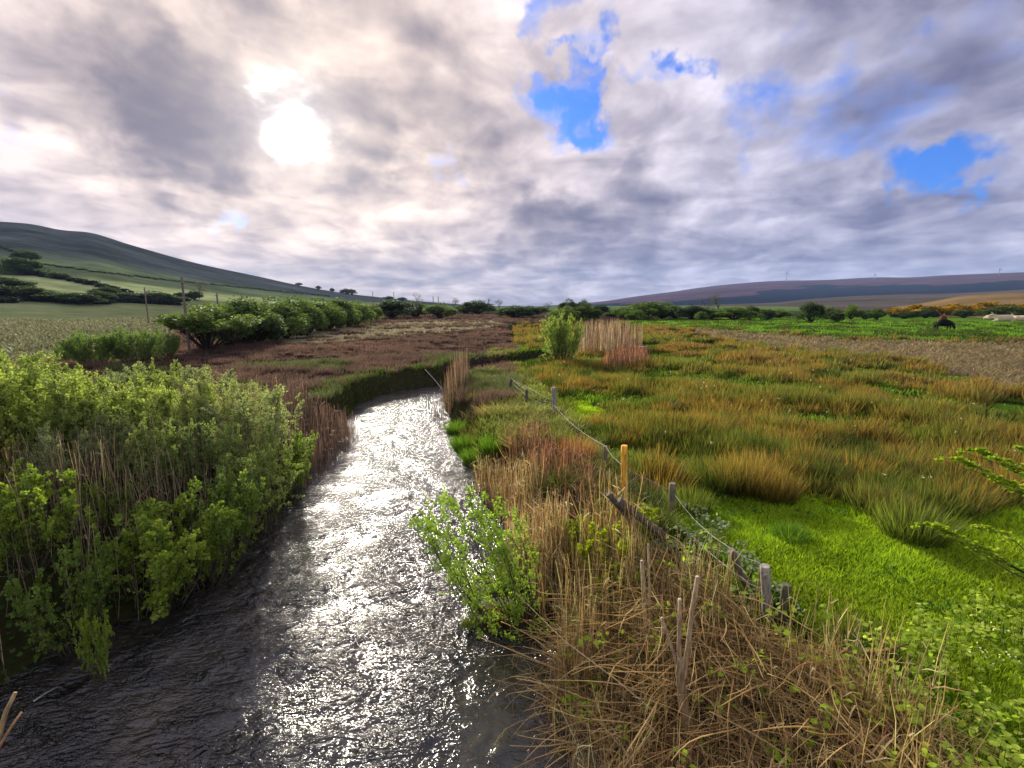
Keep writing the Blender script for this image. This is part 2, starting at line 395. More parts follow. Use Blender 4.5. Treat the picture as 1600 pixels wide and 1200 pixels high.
cal = np.maximum(np.clip((.1-XX)/1.0, .15, 1), np.clip((YY-4.2)/1.4, 0, 1))
amp = cal*np.clip(1.2-(YY-3)/14, .25, 1)
zz_ = WZ+amp*((fbm(XX*1.0, YY*1.8, .40, 91, 3)-.5)*.035+(fbm(XX+YY*.5, YY*1.2-XX, 1.1, 95, 2)-.5)*.04)
nx_, ny_ = len(gx), len(gy); i = (np.arange(ny_-1)*nx_)[:, None]+np.arange(nx_-1)[None]
q = np.stack([i, i+1, i+nx_+1, i+nx_], -1).reshape(-1, 4)
cx = XX.ravel()[q].mean(1); cy = YY.ravel()[q].mean(1); q = q[sdf(cx, cy) < .6]
g = Geo(); g.add(np.stack([XX.ravel(), YY.ravel(), zz_.ravel()], 1), [q], (.02, .02, .02))
tag(link('river', g.mesh('river', M_water, True)), kind='structure')

# ------------------------------------------------------------------ hills
def interp(pts, x):
    p = np.array(pts, float); x = np.asarray(x, float); return sum(np.interp(x+o, p[:, 0], p[:, 1]) for o in (-22, -14, -7, 0, 7, 14, 22))/7
def hill(name, ridge, pxr, R0, R1, R2, power, colf, nu=500, nv=90, rough=.05, seed=1, z0=-1.0):
    """a real hill: azimuth columns from pxr[0] to pxr[1], rising from R0 to its ridge at R1, falling to R2"""
    u = np.linspace(pxr[0], pxr[1], nu); a = np.arctan2((u-800)/F, CT+122/F*ST)
    zr = np.array([at(px, interp(ridge, px), 1.0)[2]-HC for px in u])      # slope per metre of forward distance
    zr = zr*np.cos(a)
    t = np.concatenate([np.linspace(0, 1, nv), 1+np.linspace(.05, 1, 14)])
    U, T = np.meshgrid(np.arange(nu), t)
    r0 = R0(u) if callable(R0) else np.full(nu, float(R0))
    r1 = R1(u) if callable(R1) else np.full(nu, float(R1))
    Rm = np.where(T <= 1, r0[U]+(r1-r0)[U]*T, r1[U]+(R2-r1[U])*(T-1))
    x = Rm*np.sin(a[U]); y = Rm*np.cos(a[U])
    ztop = np.maximum(HC+zr*r1, .5)
    prof = np.where(T <= 1, (T**power), 1-sstep(T-1)*.9)
    z = z0+(ztop[U]-z0)*prof
    env = np.clip(T*3, 0, 1)*np.clip((1-np.abs(T-1)*0), 0, 1)
    amp = (ztop[U])*rough*np.clip(1-np.abs(T)**8, 0.0, 1)
    z = z+(fbm(x, y, r1.mean()*.12, seed, 5)-.5)*amp*2*env
    px, py = proj(x, y, z)
    g = Geo(); i = (np.arange(len(t)-1)*nu)[:, None]+np.arange(nu-1)[None]
    q = np.stack([i, i+1, i+nu+1, i+nu], -1).reshape(-1, 4)
    g.add(np.stack([x.ravel(), y.ravel(), z.ravel()], 1), [q], colf(px.ravel(), py.ravel(), x.ravel(), y.ravel(), T.ravel()))
    o = link(name, g.mesh(name, M_hill, True)); tag(o, kind='structure')
    return dict(u=u, t=t[:nv], x=x[:nv], y=y[:nv], z=z[:nv], px=px[:nv], py=py[:nv])
def on_hill(H, px, py):
    """the point of the hill seen at the pixel"""
    k = np.argmin(np.abs(H['u']-px)); col = H['py'][:, k]; j = np.argmin(np.abs(col-py)); return np.array([H['x'][j, k], H['y'][j, k], H['z'][j, k]])

LR = [(-700, 250), (-400, 300), (-100, 335), (0, 345), (35, 347), (75, 350), (112, 361), (150, 361), (170, 366), (200, 378), (250, 393), (300, 408), (350, 420), (400, 430), (450, 442), (500, 452), (550, 460), (600, 465), (660, 471), (740, 477), (800, 480)]
def lcol(px, py, x, y, t):
    rid = interp(LR, px); f = (py-rid)/np.maximum(484-rid, 1)          # 0 ridge .. 1 foot
    f = f+(fbm(x, y, 60, 8, 4)-.5)*.10
    f = f+(fbm(x, y, 14, 9, 3)-.5)*.05
    c = np.zeros((len(px), 3)); moor = np.array([.085, .100, .090]); mid = np.array([.17, .22, .10]); pale = np.array([.42, .48, .20]); olive = np.array([.20, .23, .10])
    a = fbm(x, y, 35, 12, 4)[:, None]
    c[:] = moor
    w = (sstep((f-.30)/.16)*np.clip(.35+1.3*fbm(x*.5, y, 18, 39, 4), 0, 1))[:, None]; c = c*(1-w)+(mid*(.7+.6*a))*w
    fl = (px-0)*0+f
    def band(lo, hi, colr, soft=.02):
        nonlocal c
        w = (sstep((fl-lo)/soft)*sstep((hi-fl)/soft))[:, None]; c = c*(1-w)+colr*w
    band(.60, .80, pale)
    band(.78, 1.3, olive)
    return c*(.50+1.0*fbm(x, y, 45, 19, 5))[:, None]*(.7+.6*fbm(x*.3, y, 14, 29, 3))[:, None]
HL = hill('hillside', LR, (-700, 800), lambda u: np.interp(u, [-700, 0, 300, 800], [110, 130, 150, 330]), lambda u: np.interp(u, [-700, 0, 400, 800], [800, 850, 900, 1000]), 2200, 1.35, lcol, seed=4)
RR = [(850, 478), (935, 472), (1000, 462), (1050, 456), (1100, 448), (1150, 443), (1200, 439), (1260, 438), (1300, 437), (1340, 434), (1380, 433), (1420, 434), (1450, 431), (1520, 428), (1600, 425), (1800, 417), (2300, 410)]
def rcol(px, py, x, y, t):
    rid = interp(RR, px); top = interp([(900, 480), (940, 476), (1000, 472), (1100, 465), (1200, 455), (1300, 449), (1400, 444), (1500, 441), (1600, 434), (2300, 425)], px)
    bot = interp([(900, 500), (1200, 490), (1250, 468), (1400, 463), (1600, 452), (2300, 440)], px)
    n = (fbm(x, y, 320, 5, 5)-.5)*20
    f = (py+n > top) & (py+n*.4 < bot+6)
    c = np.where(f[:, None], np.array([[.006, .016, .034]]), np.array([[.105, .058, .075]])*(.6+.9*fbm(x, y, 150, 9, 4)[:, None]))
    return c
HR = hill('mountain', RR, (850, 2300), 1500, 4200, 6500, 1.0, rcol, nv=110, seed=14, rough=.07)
R2_ = [(1000, 479), (1215, 473), (1260, 467), (1330, 463), (1400, 460), (1500, 458), (1600, 452), (1800, 446), (2300, 440)]
HM = hill('moorland', R2_, (1000, 2300), 350, 1300, 2000, 1.2, lambda px, py, x, y, t: np.array([[.125, .105, .085]])*(.5+1.0*fbm(x, y, 70, 3, 5)[:, None]), nv=60, seed=24)
R3_ = [(1400, 480), (1450, 472), (1500, 462), (1550, 459), (1600, 457), (1800, 452), (2300, 448)]
HT = hill('rough_pasture', R3_, (1400, 2300), 150, 420, 700, 1.1, lambda px, py, x, y, t: np.array([[.26, .175, .080]])*(.6+.8*fbm(x, y, 25, 3, 5)[:, None]), nv=50, seed=34)
# distant low fields behind the centre trees
R4_ = [(300, 476), (700, 477), (760, 480), (850, 479), (950, 478), (1250, 479), (1300, 481)]
hill('low_fields', R4_, (300, 1300), 260, 600, 1200, 1.0, lambda px, py, x, y, t: np.array([[.17, .26, .07]])*(.7+.5*fbm(x, y, 40, 3, 4)[:, None]), nv=30, seed=44, rough=.02)

# ------------------------------------------------------------------ scatter of rushes and grass (ground cover)
def scatter(n, r0, r1, p, a0=-56, a1=52):
    """radial density ~ r^-p per unit area"""
    u = rng.uniform(0, 1, n); e = 2-p
    r = (r0**e+(r1**e-r0**e)*u)**(1/e) if abs(e) > 1e-6 else r0*(r1/r0)**u
    a = np.radians(rng.uniform(a0, a1, n)); return r*np.sin(a), r*np.cos(a), r
def tufts(g, x, y, z, h, rad, nb, w, c0, c1, spread=.45, cv=.25):
    """nb blades per tuft; arrays of tuft data"""
    n = len(x); idx = np.repeat(np.arange(n), nb); k = len(idx)
    a = rng.uniform(0, 2*np.pi, k); q = np.sqrt(rng.uniform(0, 1, k)); ra = rad[idx]*q
    b = np.stack([x[idx]+ra*np.cos(a), y[idx]+ra*np.sin(a), z[idx]-.03], 1)
    hh = h[idx]*rng.uniform(.55, 1.1, k)*(1-.25*q)
    sp = hh*spread*(q*.9+.15)*rng.uniform(.4, 1.3, k)
    a2 = a+rng.normal(0, .5, k)
    t = b+np.stack([sp*np.cos(a2)+hh*.06, sp*np.sin(a2), hh], 1)
    v = rng.uniform(1-cv, 1+cv, (k, 1))
    blades(g, b, t, (w[idx] if np.ndim(w) else w)*rng.uniform(.7, 1.3, k), c0[idx]*v, c1[idx]*v, droop=.06)

# rushes on the right field
x, y, r = scatter(8000, 6.0, 95, 1.25, -4, 58); zn = zones(x, y); d = sdf(x, y)
clump = fbm(x, y, 2.2, 51, 3)
px, py = proj(x, y, 0*x)
k = (zn == 0) & (d > 1.2) & (clump > .41) & ~((px < 1010-(py-700)*-.9) & (py > 640))
x, y, r, clump = x[k], y[k], r[k], clump[k]; d = d[k]
fence_k = x > np.interp(y, [3, 4.2, 5, 7, 8, 12, 17, 25], [2.6, 2.3, 2.1, 1.8, 1.7, 1.6, 1.0, .2])
x, y, r, clump = x[fence_k], y[fence_k], r[fence_k], clump[fence_k]
z = hgt(x, y)
hue = fbm(x, y, 4.5, 61, 3)[:, None]; hue2 = fbm(x, y, 1.6, 63, 2)[:, None]
hh = np.clip((hue*.75+hue2*.5-.12-.42+.10*np.clip((r[:, None]-12)/14, -1, 1)+rng.normal(0, .05, (len(r), 1)))/.26, 0, 1); br_ = np.clip((r[:, None]-16)/16, 0, 1); hh = np.clip(hh+.15*np.clip((r[:, None]-12)/6, 0, 1), 0, 1)
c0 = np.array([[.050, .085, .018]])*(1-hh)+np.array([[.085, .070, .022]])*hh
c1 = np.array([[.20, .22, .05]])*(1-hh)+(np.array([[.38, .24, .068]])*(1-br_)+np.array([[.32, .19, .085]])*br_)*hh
h = (.22+1.15*np.clip(clump-.36, 0, .35))*(1+.003*r)*rng.uniform(.8, 1.2, len(r))
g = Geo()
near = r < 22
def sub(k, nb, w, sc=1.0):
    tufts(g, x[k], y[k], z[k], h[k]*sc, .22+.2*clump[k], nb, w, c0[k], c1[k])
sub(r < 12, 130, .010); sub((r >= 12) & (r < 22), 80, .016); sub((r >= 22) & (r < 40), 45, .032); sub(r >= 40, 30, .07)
# taller separate tussocks, rust, olive or dark
x, y, r = scatter(2300, 6.5, 60, 1.1, 0, 58); px, py = proj(x, y, 0*x)
k = (zones(x, y) == 0) & (sdf(x, y) > 1.5) & (x > np.interp(y, [3, 5, 8, 12, 17, 25], [3, 2.7, 2.3, 2.1, 1.6, .8])) & (fbm(x, y, 3.2, 151, 2) > .42); x, y, r = x[k], y[k], r[k]; z = hgt(x, y); nn = len(x)
kind = rng.uniform(0, 1, (nn, 1)); T0 = np.where(kind < .45, [[.10, .07, .022]], np.where(kind < .75, [[.05, .075, .018]], [[.022, .035, .010]]))
T1 = np.where(kind < .45, [[.42, .245, .075]], np.where(kind < .75, [[.24, .24, .065]], [[.06, .085, .022]])); hT = rng.uniform(.35, .72, nn)
for k, nb_, w_ in ((r < 14, 240, .010), ((r >= 14) & (r < 28), 130, .018), (r >= 28, 60, .04)):
    tufts(g, x[k], y[k], z[k], hT[k], rng.uniform(.22, .45, k.sum()), nb_, w_, T0[k], T1[k], .6)
tag(link('rushes', g.mesh('rushes', M_grass)), 'olive and rust coloured rushes covering the wet field right of the fence', 'rushes', kind='stuff')

# brown rushes on the bog to the left
x, y, r = scatter(12000, 15, 190, 1.35, -52, 10); zn = zones(x, y); d = sdf(x, y); clump = fbm(x, y, 3.0, 71, 3)
px, py = proj(x, y, 0*x)
k = (((zn == 1) & (clump > .20)) | ((zn == 2) & (clump > .56))) & (d > .5) & (px < 860)

x, y, r, clump = x[k], y[k], r[k], clump[k]; z = hgt(x, y)
hue = np.clip((fbm(x, y, 6, 81, 3)[:, None]-.3)/.4, 0, 1)
c0 = np.array([[.060, .055, .030]])+hue*0; c1 = np.array([[.19, .12, .095]])*(1-hue)+np.array([[.27, .155, .115]])*hue
lim = (r < 30)[:, None] & (fbm(x, y, 3, 87, 2)[:, None] > .5); c1 = np.where(lim, np.array([[.17, .20, .07]]), c1)
h = .16+.75*np.clip(clump-.22, 0, .45)
g = Geo(); sub(r < 30, 90, .016); sub((r >= 30) & (r < 55), 50, .035); sub((r >= 55) & (r < 100), 26, .08); sub(r >= 100, 14, .16)
tag(link('bog_rushes', g.mesh('bog_rushes', M_dry)), 'purple brown rushes covering the bog beyond the river bend', 'rushes', kind='stuff')

# dark rush tufts in the far green field
x, y, r = scatter(2600, 38, 130, 1.0, 8, 58); zn = zones(x, y); clump = fbm(x, y, 2.5, 101, 3)
k = (zn == 5) & (clump > .50); x, y, r, clump = x[k], y[k], r[k], clump[k]; z = hgt(x, y)
c0 = np.tile([[.030, .045, .014]], (len(x), 1)); c1 = np.tile([[.07, .10, .022]], (len(x), 1)); h = .45*(.6+.6*clump)
g = Geo(); tufts(g, x, y, z, h, .55+.4*clump, 45, .07, c0, c1, .6)
tag(link('field_rushes', g.mesh('field_rushes', M_grass)), 'scattered dark rush tufts in the far bright green pasture', 'rushes', kind='stuff')

# fresh green grass
def grassfill(name, label, n, r0, r1, p, a0, a1, test, hfun, wfun, c0, c1, lean=.35, hues=None, mat=None):
    x, y, r = scatter(n, r0, r1, p, a0, a1); k = test(x, y, r); x, y, r = x[k], y[k], r[k]; z = hgt(x, y)
    m = len(x); a = rng.uniform(0, 2*np.pi, m)
    cl = fbm(x, y, .55, 111, 3); h = hfun(r)*(.45+1.1*cl)*rng.uniform(.6, 1.2, m)
    a = a*.8+fbm(x, y, .9, 117, 2)*7
    sp = h*lean*rng.uniform(.3, 1.7, m)
    b = np.stack([x, y, z-.02], 1); t = b+np.stack([sp*np.cos(a), sp*np.sin(a), h], 1)
    v = rng.uniform(.65, 1.3, (m, 1))*(.50+1.0*fbm(x, y, 1.6, 217, 4))[:, None]; hu = fbm(x, y, 1.1, 119, 3)[:, None]
    cc0 = np.array([c0])*v; cc1 = (np.array([c1])*(1-hu)+np.array([hues or c1])*hu)*v
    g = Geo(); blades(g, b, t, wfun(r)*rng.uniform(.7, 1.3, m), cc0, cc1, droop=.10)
    return tag(link(name, g.mesh(name, mat or M_grass)), label, 'grass', kind='stuff')
xf = lambda y: np.interp(y, [2, 3, 4.2, 5, 7, 8, 12, 17, 25], [3.4, 2.9, 2.4, 2.2, 1.85, 1.75, 1.6, 1.0, .2])
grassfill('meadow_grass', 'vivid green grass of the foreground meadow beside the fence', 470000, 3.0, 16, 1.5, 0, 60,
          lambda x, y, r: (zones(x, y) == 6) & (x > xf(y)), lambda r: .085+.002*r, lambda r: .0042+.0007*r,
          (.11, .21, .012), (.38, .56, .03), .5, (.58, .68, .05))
grassfill('field_grass', 'green grass between the rushes of the right field', 120000, 5.0, 40, 1.4, 0, 58,
          lambda x, y, r: (zones(x, y) == 0) & (x > xf(y)), lambda r: .16+0*r, lambda r: .008+.0010*r,
          (.04, .07, .010), (.08, .13, .025), .5, (.28, .46, .045))
grassfill('pasture_grass', 'bright green grass of the distant pasture where cattle graze', 70000, 35, 130, 1.2, 8, 60,
          lambda x, y, r: (zones(x, y) == 5), lambda r: .10+.0012*r, lambda r: .03+.0006*r,
          (.08, .19, .02), (.17, .36, .03), .6, (.28, .38, .05))
grassfill('withered_grass', 'flattened tan grass of the cut strip in the right field', 60000, 14, 90, 1.2, 5, 60,
          lambda x, y, r: (zones(x, y) == 4), lambda r: .18+.0012*r, lambda r: .012+.0010*r,
          (.18, .14, .07), (.50, .38, .21), 1.4, (.26, .26, .12), mat=M_dry)
# bank top grass between river and fence
grassfill('bank_grass', 'pale matted grass on the bank between the river and the fence', 110000, 4.0, 34, 1.5, -12, 30,
          lambda x, y, r: (sdf(x, y) > .12) & (x < xf(y)+.3) & (x > -1.6) & (y > 6.2), lambda r: .26+0*r, lambda r: .007+.0009*r,
          (.06, .09, .02), (.25, .30, .09), .8, (.36, .29, .13))
grassfill('far_bank_grass', 'dark green grass on the cut bank beyond the river bend', 40000, 18, 42, 1.0, -30, 8,
          lambda x, y, r: (sdf(x, y) > .02) & (sdf(x, y) < 1.4) & (x < -y*.075), lambda r: .24+0*r, lambda r: .010+.0009*r,
          (.035, .06, .015), (.16, .24, .06), .8, (.14, .20, .05))
grassfill('hill_foot_grass', 'pale tussocky grass of the fields at the foot of the left hillside', 60000, 14, 150, 1.2, -60, -14,
          lambda x, y, r: (zones(x, y) == 3), lambda r: .20+.0020*r, lambda r: .02+.0012*r,
          (.10, .11, .045), (.22, .25, .13), .9, (.29, .26, .17), mat=M_dry)
grassfill('bog_straw', 'pale straw coloured grass lying between the bog rushes', 30000, 28, 160, 1.2, -45, 8,
          lambda x, y, r: (zones(x, y) == 2), lambda r: .12+.001*r, lambda r: .02+.001*r,
          (.26, .23, .12), (.46, .42, .26), 1.2, (.40, .34, .22), mat=M_dry)
grassfill('straw_grass', 'flattened pinkish straw on the bank top between river and fence', 16000, 5.5, 16, 1.0, -6, 25,
          lambda x, y, r: inpoly(*proj(x, y, 0*x), [(800, 640), (850, 650), (935, 725), (975, 800), (930, 840), (850, 790), (815, 720)]) & (sdf(x, y) > .1), lambda r: .22+0*r, lambda r: .010+0*r,
          (.20, .13, .08), (.50, .36, .23), 1.8, (.42, .24, .14))

# ------------------------------------------------------------------ woody plants: generators
def thin(P, f): return P
def shrub(name, H, nst, spread, ntw, nlf, lsize, cA, cB, seed, lean=(0, 0), tpl=LEAF, ratio=.5, lowleaf=.35, stemc=(.10, .085, .05), twl=.30, r0=.018, lmat=None, curl=.10, cluster=.10):
    """multi-stemmed shrub, real size: returns (stems mesh, foliage mesh)"""
    global rng
    keep = rng; rng = np.random.default_rng(seed)
    gs, gf = Geo(), Geo()
    a = rng.uniform(0, 2*np.pi, nst); q = np.sqrt(rng.uniform(.02, 1, nst))
    p0 = np.stack([np.cos(a)*.18*q*spread, np.sin(a)*.18*q*spread, np.full(nst, -.08)], 1)
    hh = H*rng.uniform(.72, 1.0, nst)*(1-.22*q)
    p1 = np.stack([np.cos(a)*spread*q+lean[0], np.sin(a)*spread*q+lean[1], hh], 1)
    P = curve(p0, p1, 10, .045); P[:, :, :2] += 0
    t = np.linspace(0, 1, 10)
    bow = (np.sin(np.pi*t)*curl)[None, :, None]*np.stack([np.cos(a), np.sin(a), np.zeros(nst)], 1)[:, None]*spread
    P = P+bow
    tubes(gs, P, (r0*(1-.85*t))[None]*np.ones((nst, 1)), stemc, 5)
    # twigs
    si = np.repeat(np.arange(nst), ntw); m = len(si)
    u = lowleaf+(1-lowleaf)*rng.uniform(0, 1, m)**.8; f = u*9; i0 = np.minimum(f.astype(int), 8); fr = (f-i0)[:, None]
    b = P[si, i0]*(1-fr)+P[si, i0+1]*fr; tan = nrm(P[si, i0+1]-P[si, i0])
    out = nrm(rng.normal(size=(m, 3))+tan*1.3+np.array([0, 0, .35]))
    L = H*twl*rng.uniform(.35, 1.0, m)*(1.15-.75*u)
    Q = curve(b, b+out*L[:, None], 6, .07)
    tt = np.linspace(0, 1, 6)
    tubes(gs, Q, (r0*.28*(1-.75*tt))[None]*np.ones((m, 1)), stemc, 3)
    # leaves in sprays along the twigs
    li = np.repeat(np.arange(m), nlf); k = len(li)
    v = rng.uniform(.12, 1.03, k); f = np.clip(v, 0, .999)*5; i0 = f.astype(int); fr = (f-i0)[:, None]
    pos = Q[li, i0]*(1-fr)+Q[li, i0+1]*fr; tg = nrm(Q[li, i0+1]-Q[li, i0])
    off = rng.normal(size=(k, 3)); d = nrm(tg*.8+nrm(off)*1.0+np.array([0, 0, .25]))
    pos = pos+nrm(off)*rng.uniform(0, cluster*H*.12, k)[:, None]
    mixv = np.clip(rng.normal(.5, .22, k)+.35*(rng.uniform(0, 1, m)[li]-.5), 0, 1)[:, None]
    col = np.array([cA])*(1-mixv)+np.array([cB])*mixv
    leaves(gf, pos, d, lsize*rng.uniform(.6, 1.15, k), col, ratio, tpl)
    ms = gs.mesh(name+'_stems', M_bark); mf = gf.mesh(name+'_foliage', lmat or M_leaf)
    rng = keep; return ms, mf
def plant(name, meshes, loc, label, cat, group=None, rz=None, sc=1.0, parts=('stems', 'foliage')):
    if np.ndim(sc) == 0: sc = (sc, sc, sc)
    e = empty(name, loc, random.uniform(0, 6.28) if rz is None else rz, tuple(sc)); tag(e, label, cat, group)
    for p, me in zip(parts, meshes): link(p, me, e)
    return e
def gz(x, y): return float(hgt(np.array([x]), np.array([y]))[0])

# ---- left bank thicket of willows
GA, GB = (.19, .26, .070), (.52, .58, .20)
W1 = [shrub('willow', 3.0, 20, 1.2, 22, 36, .054, GA, GB, 100+i, ratio=.42) for i in range(4)]
W2 = [shrub('bright_willow', 2.0, 16, 1.1, 15, 30, .062, (.16, .25, .04), (.42, .52, .10), 200+i, ratio=.42, lowleaf=.2) for i in range(2)]
W1g = [shrub('grey_willow', 3.0, 20, 1.2, 21, 36, .050, (.22, .25, .12), (.50, .53, .30), 240+i, ratio=.40) for i in range(2)]
TH = [  # px, base py, top py, mesh set, scale of width, label
 (455, 730, 665, W2, .9, 'bright green willow at the thicket tip leaning over the river'),
 (410, 745, 585, W1g, 1.0, 'silvery willow at the river end of the thicket beside the brown reeds'),
 (405, 785, 670, W1, .9, 'dark green willow overhanging the water at the bend of the thicket'),
 (360, 820, 715, W1, .8, 'shaded willow behind the pale stone at the water edge'),
 (318, 850, 740, W2, .9, 'lime green willow beside the pale stone on the left bank'),
 (245, 885, 775, W2, 1.0, 'lime green willow hanging low over the dark water'),
 (180, 860, 745, W2, .7, 'small lime willow spray among the reed stems on the left bank'),
 (140, 985, 945, W2, .35, 'tiny bright sprig standing alone low over the shaded water'),
 (355, 740, 575, W1g, 1.0, 'tall silvery willow in the thicket with pale speckled leaves'),
 (290, 760, 590, W1, 1.0, 'mid green willow with a rounded top in the middle of the thicket'),
 (215, 775, 580, W1, 1.0, 'broad mid green willow left of the middle of the thicket'),
 (140, 790, 585, W1, 1.0, 'yellow green willow over the tallest reed stems of the thicket'),
 (70, 800, 560, W1, 1.0, 'leafy willow in the left of the thicket below the field gap'),
 (-10, 820, 535, W1, 1.1, 'large willow at the left edge of the photograph'),
 (-110, 840, 540, W1, 1.2, 'willow mostly beyond the left edge of the photograph'),
 (60, 905, 720, W2, .9, 'green willow with yellow leaf tips low in the reeds at far left'),
 (105, 940, 850, W2, .7, 'low dull willow at the foot of the left reeds'),
 (330, 680, 560, W1g, 1.0, 'back row silvery willow with two tall shoots above the bog'),
 (265, 680, 565, W1, 1.0, 'back row willow just right of the fuzzy green bush'),
 (195, 690, 560, W1g, 1.0, 'back row willow below the fuzzy green bush'),
 (110, 700, 560, W1, 1.0, 'back row willow with a flat crown near the pale field'),
 (30, 715, 530, W1, 1.0, 'back row willow with the highest top at the left of the thicket'),
 (-60, 730, 520, W1, 1.1, 'back row willow cut by the left edge of the photograph'),
 (255, 815, 655, W1, .9, 'mid height willow hiding the reed stems in the middle of the thicket'),
 (120, 835, 660, W1g, .9, 'mid height silvery willow among the reed stems at far left'),
 (325, 790, 640, W1, .9, 'mid height willow between the lime green willow and the silvery one'),
 (190, 800, 640, W1g, .8, 'airy silvery willow rising from the tall reed stems'),
 (395, 670, 590, W1g, .9, 'back row willow thinning out towards the brown reeds'),
]
for j, (px, pb, pt, ms, wsc, lab) in enumerate(TH):
    b = gp(px, pb, -.25); x, y = b[0], b[1]; z = max(gz(x, y), WZ-.05); D = y
    top = at(px, pt, D)[2]; H0 = 2.0 if ms is W2 else 3.0
    s = max((top-z)/H0, .25); sw = s*wsc if ms is not W2 else max(s, .35)*wsc
    plant('willow_shrub', ms[j % len(ms)], (x, y, z), lab, 'willow', 'willows of the left bank thicket', sc=(sw, sw, s*1.04))

# ---- reed stems on the left bank
def reeds(name, label, pts_fn, n, hlo, hhi, w, c0, c1, lean=.12, droop=.0, mat=None, plume=.0):
    x, y = pts_fn(n); z = hgt(x, y); m = len(x); z = np.maximum(z, WZ-.3)
    h = rng.uniform(hlo, hhi, m); a = rng.uniform(0, 2*np.pi, m)
    cl = fbm(x, y, .7, 131, 2)*9
    sp = h*np.abs(rng.normal(0, lean, m))
    b = np.stack([x, y, z-.03], 1); t = b+np.stack([sp*np.cos(a+cl), sp*np.sin(a+cl), h], 1)
    v = rng.uniform(.6, 1.35, (m, 1)); P = curve(b, t, 4, .02)
    rr_ = (np.array([1, .9, .75, .35])[None]*(w if np.ndim(w) else np.full(m, w))[:, None]*.5)
    g = Geo(); cc = (np.array([c0])*(1-rng.uniform(0, 1, (m, 1)))+np.array([c1])*rng.uniform(0, 1, (m, 1)))*v
    tubes(g, P, rr_, np.clip(cc, 0, 1), 3)
    if plume > 0:   # hanging dead leaves on the stems
        kk = rng.uniform(0, 1, m) < plume; u = rng.uniform(.3, .95, m)[kk, None]; pb = b[kk]*(1-u)+t[kk]*u; nn = len(pb); aa = rng.uniform(0, 6.28, nn)
        L = rng.uniform(.1, .3, nn); tp = pb+np.stack([L*np.cos(aa)*.8, L*np.sin(aa)*.8, L*rng.uniform(-.6, .6, nn)], 1)
        blades(g, pb, tp, .012*(1+0*L), np.clip(cc[kk]*.9, 0, 1), np.clip(cc[kk]*1.15, 0, 1), droop=.15)
    return tag(link(name, g.mesh(name, mat or M_dry)), label, 'reeds', kind='stuff')
def in_world(poly_px, z=0.0):
    return [tuple(gp(a, b, z)[:2]) for a, b in poly_px]
def poly_pts(poly, dens_fn=None):
    P = np.array(poly)
    def f(n):
        x = rng.uniform(P[:, 0].min(), P[:, 0].max(), n*3); y = rng.uniform(P[:, 1].min(), P[:, 1].max(), n*3)
        k = inpoly(x, y, poly)
        if dens_fn is not None: k &= rng.uniform(0, 1, len(x)) < dens_fn(x, y)
        return x[k][:n], y[k][:n]
    return f
LT = in_world([(500, 700), (470, 745), (430, 810), (385, 860), (300, 920), (200, 960), (80, 1010), (-40, 1080), (-300, 1250), (-500, 900), (-200, 760), (100, 720), (300, 690), (440, 680)], -.3)
reeds('thicket_reeds', 'tall tan and brown reed stems standing inside the left bank thicket', poly_pts(LT, lambda x, y: np.where(sdf(x, y) > .02, .3+.7*(fbm(x, y, .8, 5, 2) > .42), 0)), 4200, .8, 1.45, .011,
      (.40, .31, .17), (.72, .60, .37), .13, plume=.6)
# undergrowth leaves in the thicket base
x, y = poly_pts(LT)(9000); k = sdf(x, y) > -.12; x, y = x[k], y[k]; z = hgt(x, y)
g = Geo(); nn = len(x); hz = rng.uniform(.02, .75, nn)**1.3
leaves(g, np.stack([x, y, z+hz], 1), nrm(rng.normal(size=(nn, 3))+np.array([0, 0, .3])), .07*rng.uniform(.6, 1.2, nn), np.array([[.05, .10, .02]])*rng.uniform(.5, 2.0, (nn, 1)))
tag(link('undergrowth', g.mesh('undergrowth', M_leaf)), 'low leafy undergrowth at the foot of the left bank thicket', 'undergrowth', kind='stuff')

RD1 = in_world([(430, 640), (560, 650), (545, 668), (515, 698), (470, 730), (440, 700), (425, 670)], -.3)
reeds('brown_reeds', 'brown reeds between the thicket and the river bend', poly_pts(RD1), 1300, .7, 1.1, .013, (.34, .24, .16), (.58, .45, .33), .07, plume=.7)
RD2 = in_world([(692, 622), (700, 600), (722, 598), (735, 606), (728, 622), (700, 632)], -.4)
reeds('point_reeds', 'pale brown reeds standing at the point where the river turns', poly_pts(RD2), 380, .5, 1.5, .015, (.42, .31, .20), (.66, .52, .36), .07, plume=.8)
RD3 = in_world([(905, 560), (1000, 562), (1006, 566), (990, 572), (915, 570)], -.4)
reeds('tan_reeds', 'tall tan reed bed beside the green willow bush up the river', poly_pts(in_world([(900, 540), (965, 536), (985, 546), (1005, 556), (960, 562), (905, 562)], -.3)), 2000, .7, 2.1, .028, (.66, .46, .27), (.86, .66, .44), .05, plume=.8)
reeds('rust_reeds', 'rust coloured reeds beside the far wire fence', poly_pts(in_world([(965, 560), (1010, 560), (1012, 578), (975, 582), (940, 580)], -.1)), 900, .5, 1.0, .025, (.40, .24, .15), (.64, .42, .28), .16, plume=.8)
RB = in_world([(738, 748), (775, 748), (815, 790), (860, 850), (890, 930), (850, 960), (800, 880), (790, 810), (760, 770)], -.6)
reeds('right_bank_reeds', 'tan and red brown reed stems on the right bank above the dark undercut', poly_pts(RB), 1700, .5, 1.0, .010, (.50, .37, .20), (.80, .67, .42), .10, plume=.9)
RB2 = in_world([(865, 970), (925, 900), (985, 910), (1000, 1000), (930, 1080), (890, 1070)], -.6)
reeds('near_reeds', 'yellow and tan reed stems behind the bramble tangle on the right bank', poly_pts(RB2), 700, .6, 1.1, .011, (.54, .40, .18), (.86, .72, .40), .13, plume=.7)
